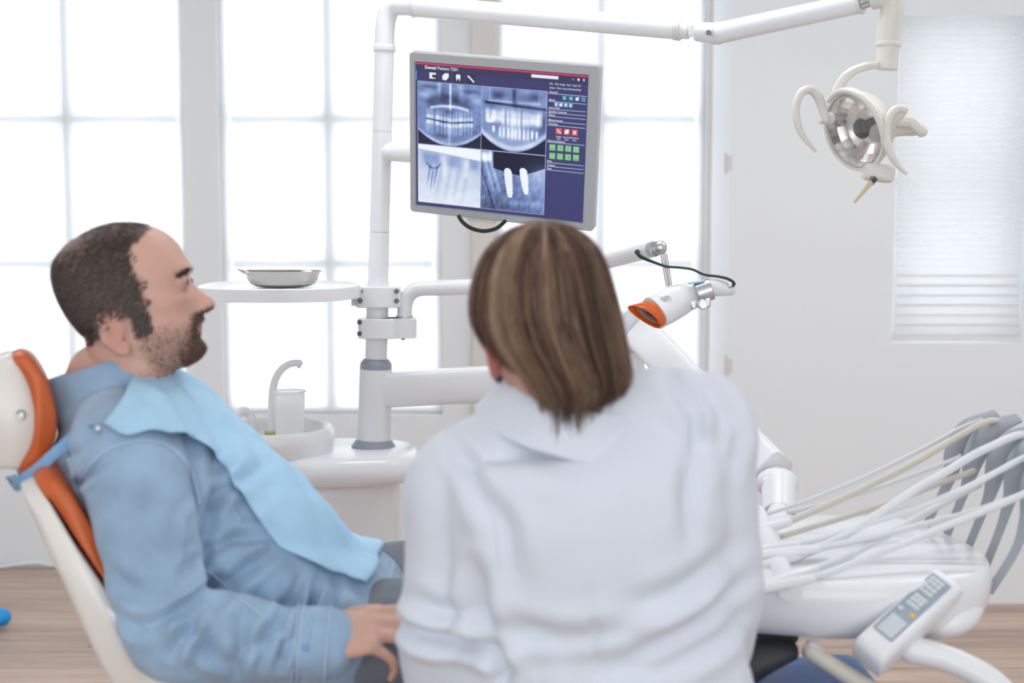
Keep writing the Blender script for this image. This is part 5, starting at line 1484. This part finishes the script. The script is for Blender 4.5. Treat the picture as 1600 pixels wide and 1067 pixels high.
for s, e, w in ((dsL, deL, dwL), (dsR, deR, dwR)):
    bd.limb([(s, .042, .042), (s.lerp(e, .5), .036, .036), (e, .032, .032), (w, .022, .022)], lat=(0, 1, 0))
hand(bd, dwL, V(.5, .3, -.8), V(-.8, .1, -.5), V(.1, .95, .3), [(.3, .4)] * 4, S=.85)
hand(bd, dwR, V(-.4, .3, -.8), V(.8, .1, -.4), V(0, .95, .35), [(.5, .5)] * 4, S=.85)
for sx in (-1, 1):
    h_ = P(940, 1190, 1.73) + V(sx * .09, .02, -.02); k_ = h_ + V(sx * (.26 if sx < 0 else .12), .24 - (.06 if sx > 0 else 0), -.06); a_ = V(k_.x + sx * .02, k_.y - .05, .10)
    bd.limb([(h_, .075, .075), (h_.lerp(k_, .5), .065, .065), (k_, .05, .05), (k_.lerp(a_, .4), .045, .048), (a_, .03, .035)], lat=(0, 1, 0))
dme = organic(bd, .004, smooth=5); v, nn = get_vn(dme); q = local(v, Od, hdirs, .9)
rgb = np.tile(np.array(srgb(205, 158, 142)), (len(v), 1))
ear = np.exp(-((q[:, 0] + 28) / 30) ** 2 - ((np.abs(q[:, 1]) - 78) / 14) ** 2 - ((q[:, 2] + 40) / 40) ** 2)
rgb = mixc(rgb, srgb(196, 92, 88), np.clip(ear, 0, 1)); color_attr(dme, rgb)
mesh_obj('body', dme, M_SKIN, den, sharp=180)
# coat
cm = MB()
cm.limb([(p, a, b) for p, a, b in bsp], lat=(1, 0, 0), power=2.3)
cm.limb([(P(885, 668, 1.71), .07, .06), (P(800, 700, 1.71), .062, .055), (dsL, .062, .06), (dsL.lerp(deL, .35), .060, .058), (dsL.lerp(deL, .75), .058, .055), (deL, .058, .054), (deL.lerp(dwL, .5), .05, .05), (dwL, .042, .042)], lat=(0, 1, 0))
cm.limb([(P(905, 660, 1.71), .07, .06), (P(1000, 655, 1.71), .066, .062), (dsR, .058, .056), (dsR.lerp(deR, .35), .056, .054), (dsR.lerp(deR, .75), .052, .05), (deR, .05, .048), (deR.lerp(dwR, .5), .046, .046), (dwR, .04, .04)], lat=(0, 1, 0))
cme = organic(cm, .0055, smooth=9); v, nn = get_vn(cme)
v = v + nn * (.0028 * wob(v, 26, 31) + .0012 * wob(v, 70, 32))[:, None]; set_v(cme, v); v, nn = get_vn(cme)
v = folds(v, nn, [
    ([(1050, 600), (1085, 640), (1095, 700)], 1.65, .010, .006), ([(1095, 600), (1125, 650), (1130, 720)], 1.65, .010, .007), ([(1140, 620), (1155, 680), (1150, 740)], 1.65, .009, .006), ([(1085, 700), (1070, 760), (1075, 830)], 1.65, .013, .005),
    ([(612, 990), (680, 998), (775, 1003)], 1.66, .010, .011), ([(770, 1000), (750, 945), (745, 880)], 1.64, .012, .008), ([(775, 1010), (790, 1040), (780, 1067)], 1.64, .010, .008), ([(640, 940), (690, 955), (740, 950)], 1.66, .012, .004),
    ([(790, 985), (880, 1000), (1000, 985)], 1.6, .014, .006), ([(840, 1040), (980, 1030), (1120, 975), (1185, 930)], 1.6, .014, .008), ([(900, 1067), (1030, 1050), (1140, 1010), (1190, 975)], 1.6, .013, .007), ([(980, 950), (1070, 925), (1150, 880)], 1.6, .015, .005),
    ([(750, 760), (790, 820), (800, 900)], 1.62, .014, .005), ([(800, 690), (860, 720), (940, 725)], 1.6, .016, .003), ([(920, 925), (930, 1000), (938, 1067)], 1.58, .005, .003), ([(700, 700), (735, 730), (750, 780)], 1.64, .010, .005)])
set_v(cme, v)
coat = mesh_obj('coat', cme, M_COAT, den, sharp=180, shift=False)
bvc = BVHTree.FromPolygons([p.co.copy() for p in cme.vertices], [tuple(p.vertices) for p in cme.polygons])
cme.transform(Matrix.Translation(-world_off(den)))
seam('sleeve_seam', [(745, 705), (760, 760), (775, 830), (780, 880)], bvc, M_COAT, coat, r=.0012, off=.0)
seam('sleeve_seam', [(1065, 600), (1072, 660), (1070, 740), (1085, 820)], bvc, M_COAT, coat, r=.0012, off=.0)
# coat collar
Uc = V(.22, -.18, .95).normalized(); Lc = V(.97, 0, -.22).normalized(); Fc = Lc.cross(Uc) * -1
Cc = P(897, 634, 1.715)
collar(coat, M_COAT, Cc, Uc, Fc, Lc, .070, .082, [(.0, -.03), (-.002, .0), (.002, .018), (.007, .022), (.013, .014), (.026, -.014), (.034, -.030), (.031, -.033), (.022, -.016), (.010, .004), (.006, .006), (.006, -.03)], PI * .12, 2 * PI - PI * .12 + 0, 'collar')

# trousers
tm = MB()
for sx in (-1, 1):
    h_ = P(940, 1190, 1.73) + V(sx * .09, .02, -.02); k_ = h_ + V(sx * (.26 if sx < 0 else .12), .24 - (.06 if sx > 0 else 0), -.06); a_ = V(k_.x + sx * .02, k_.y - .05, .10)
    tm.limb([(h_, .088, .088), (h_.lerp(k_, .5), .078, .078), (k_, .062, .062), (k_.lerp(a_, .4), .058, .06), (a_ + V(0, 0, .03), .05, .05)], lat=(0, 1, 0))
tme = organic(tm, .007, smooth=5); mesh_obj('trousers', tme, M_DARKCLOTH, den, sharp=180)
for sx in (-1, 1):
    h_ = P(940, 1190, 1.73) + V(sx * .09, .02, -.02); k_ = h_ + V(sx * (.26 if sx < 0 else .12), .24 - (.06 if sx > 0 else 0), -.06); a_ = V(k_.x + sx * .02, k_.y - .05, .10)
    m_ = MB(); m_.limb([(V(a_.x, a_.y - .04, .045), .035, .04), (V(a_.x, a_.y + .05, .045), .042, .042), (V(a_.x + sx * .02, a_.y + .16, .03), .042, .027)], lat=(1, 0, 0)); obj('shoe', m_, M_TAN, den, sharp=180)
# hair: a shaped mass with layered locks
prof_h = [(344, 851, 4, .01, 1.655), (349, 851, 26, .032, 1.658), (361, 850, 52, .056, 1.665), (384, 849, 77, .078, 1.675), (412, 848, 93, .094, 1.685), (450, 848, 105, .105, 1.69), (500, 853, 112, .106, 1.69), (545, 868, 105, .099, 1.685), (585, 886, 93, .088, 1.685), (612, 893, 79, .076, 1.685), (632, 890, 58, .064, 1.69)]
HP = catmull(prof_h, 8)
def hair_pt(t, a, off=0.0):
    k = min(max(t, 0), 1.12) * (len(HP) - 1); ext = max(0, k - (len(HP) - 1)); k = min(k, len(HP) - 1.001); i = int(k); f_ = k - i
    y_, cx_, w, dd_, d0 = HP[i] * (1 - f_) + HP[i + 1] * f_
    y_ += ext * 6.0
    sx_ = (w * 1.7 / F_PX + off); c = P(cx_, y_, d0)
    return V(c.x + sx_ * math.cos(a), d0 - (dd_ + off) * math.sin(a), c.z - .05 * sx_ * math.cos(a) * 0)
m_ = MB()
m_.rings([[hair_pt(t, 2 * PI * k / 48, -.007) for k in range(48)] for t in np.linspace(0, .96, 40)])
hb2 = to_mesh(m_, 'hair'); color_attr(hb2, np.tile(np.array(srgb(64, 48, 40)), (len(hb2.vertices), 1)))
hair = mesh_obj('hair', hb2, M_HAIR, den, sharp=180)
r = np.random.default_rng(5); vs = []; fs = []; cols = []
pal = [np.array(srgb(*c)) for c in ((84, 64, 54), (122, 97, 80), (156, 129, 106), (184, 160, 136), (138, 110, 92), (98, 73, 60))]
nclump = 240; cl_a = r.uniform(0, 2 * PI, nclump); cl_c = r.integers(0, len(pal), nclump)
for i in range(4600):
    cidx = r.integers(0, nclump); a = cl_a[cidx] + r.normal(0, .045)
    face = math.sin(a)
    if face < -.55: continue
    t0 = r.choice([r.uniform(.01, .15), r.uniform(.1, .6)]); t1 = (r.uniform(.84, 1.02) if r.random() < .8 else r.uniform(1.0, 1.10)) if face > .1 else r.uniform(.72, .92)
    if r.random() < .3: t1 = t0 + r.uniform(.25, .4)
    if math.cos(a) < -.75: t1 = min(t1, r.uniform(.66, .78))
    off = r.uniform(-.005, .003) + .002 * math.sin(cidx * 1.7); tw = r.normal(.10, .05) ; w = r.uniform(.0006, .0014)
    col = pal[cl_c[cidx]] * r.uniform(.75, 1.2)
    pts = []; K = 10
    for k in range(K):
        t = t0 + (t1 - t0) * k / (K - 1)
        pts.append(hair_pt(t, a - tw * (t - .3) * (1 if face > 0 else 0), off + .004 * math.sin(3 * t + cidx) * (k / K)))
    o = len(vs)
    for k in range(K):
        tng = (pts[min(k + 1, K - 1)] - pts[max(k - 1, 0)]).normalized(); outw = V(math.cos(a), -math.sin(a), .1); sd = tng.cross(outw).normalized()
        ww = w * (1 - .8 * (k / (K - 1)) ** 3)
        vs += [tuple(pts[k] - sd * ww), tuple(pts[k] + sd * ww + outw * .0), tuple(pts[k] + outw * ww)]
        dk = 1.0 - .15 * (k / K); cc = col * dk; cols += [cc, cc, cc]
    for k in range(K - 1):
        b_ = o + 3 * k
        for e0, e1 in ((0, 2), (2, 1), (1, 0)): fs.append((b_ + e0, b_ + e1, b_ + 3 + e1, b_ + 3 + e0))
lm = bpy.data.meshes.new('hair_locks'); lm.from_pydata(vs, [], fs); lm.update(); color_attr(lm, np.clip(np.array(cols), 0, 1))
lo = mesh_obj('hair_locks', lm, M_HAIR, hair, sharp=180); lo['kind'] = 'stuff'
m_ = MB()


# earring and spectacles
m_ = MB(); er = P(778, 588, 1.70); m_.ell(er, (.006, .006, .008)); m_.tube([er + V(0, 0, .006), er + V(-.002, 0, .014)], .0012, n=6)
tag(obj('earring', m_, M_BOLT, sharp=180), 'small dark earring hanging from the dentist left ear', 'earring')
sp_ = thing('spectacles', 'dark framed spectacles worn by the dentist, one side arm showing at the temple', 'glasses', tuple(Od + hdirs @ V(.08, 0, 0)))
q_ = lambda x, y, z: Od + hdirs @ (V(x, y, z) * .0009)
for s in (-1, 1):
    m_ = MB(); m_.tube([q_(-20, s * 80, -8), q_(20, s * 81, 0), q_(70, s * 76, 2), q_(92, s * 64, 2)], .0022, n=8, sub=3, flat=1.6); obj('temple_arm', m_, M_BLACK, sp_, sharp=180)
    m_ = MB(); m_.tube([q_(98, s * 34 + 24 * math.cos(a), -2 + 17 * math.sin(a)) for a in np.linspace(0, 2 * PI, 25)], .0018, n=8); obj('rim', m_, M_BLACK, sp_, sharp=180)
m_ = MB(); m_.tube([q_(99, -10, 4), q_(103, 0, 6), q_(99, 10, 4)], .0018, n=8, sub=3); obj('bridge', m_, M_BLACK, sp_, sharp=180)
# dentist's stool
hp = P(940, 1190, 1.73)
stl = thing('stool', 'round wheeled stool the dentist sits on', 'stool', (hp.x, hp.y, 0))
zst = hp.z - .14
m_ = MB(); m_.lathe([(.05, -.07), (.17, -.07), (.19, -.05), (.195, -.03), (.19, -.008), (.17, .0), (.02, .0)], n=40, c=(hp.x, hp.y, zst), cap0=True, cap1=True); obj('seat', m_, M_ORANGE, stl, sharp=60)
m_ = MB(); m_.tube([V(hp.x, hp.y, .09), V(hp.x, hp.y, zst - .06)], .025, n=20); obj('post', m_, M_SATIN, stl)
for k in range(5):
    a = 2 * PI * k / 5 + .3; e = V(hp.x + .26 * math.cos(a), hp.y + .26 * math.sin(a), .065)
    m_ = MB(); m_.tube([V(hp.x, hp.y, .10), e], [.02, .014], n=12); lg = obj('leg', m_, M_SATIN, stl)
    m_ = MB(); sd = V(-math.sin(a), math.cos(a), 0); c = e - V(0, 0, .038); m_.tube([c - sd * .012, c + sd * .012], .026, n=16); m_.tube([c, e], .006, n=8); obj('caster', m_, M_BLACK, lg)

# ------------------------------------------------------------------ small things at the edges
m_ = MB(); yw = YB - .02
pts = [V(P(-120, 900, yw).x, yw, .012), V(P(-10, 893, yw).x, yw - .01, .010), V(P(30, 888, yw).x, yw, .02), V(P(60, 886, yw).x, yw + .008, .022), V(P(100, 889, yw).x, yw - .004, .012), V(P(240, 890, yw).x, yw, .008)]
m_.tube(pts, .008, n=10, sub=6); tag(obj('floor_cable', m_, M_WHITE2, sharp=180), 'white cable lying on the floor along the foot of the back wall', 'cable')
c = P(-4, 932, 4.6); rr = .03
m_ = MB(); m_.tube([V(c.x - .16, c.y, .035), V(c.x - .06, c.y, .04), V(c.x + .012, c.y, .04)], [.030, .032, .030], n=20, sub=3, round_caps=True); m_.tube([V(c.x - .22, c.y, .035), V(c.x - .15, c.y, .035)], [.02, .03], n=20, round_caps=True)
o_ = obj('blue_bottle', m_, M_BLUE2, sharp=180); o_.location.z = -.0
tag(o_, 'bright blue plastic bottle lying on the floor at the left edge', 'bottle')
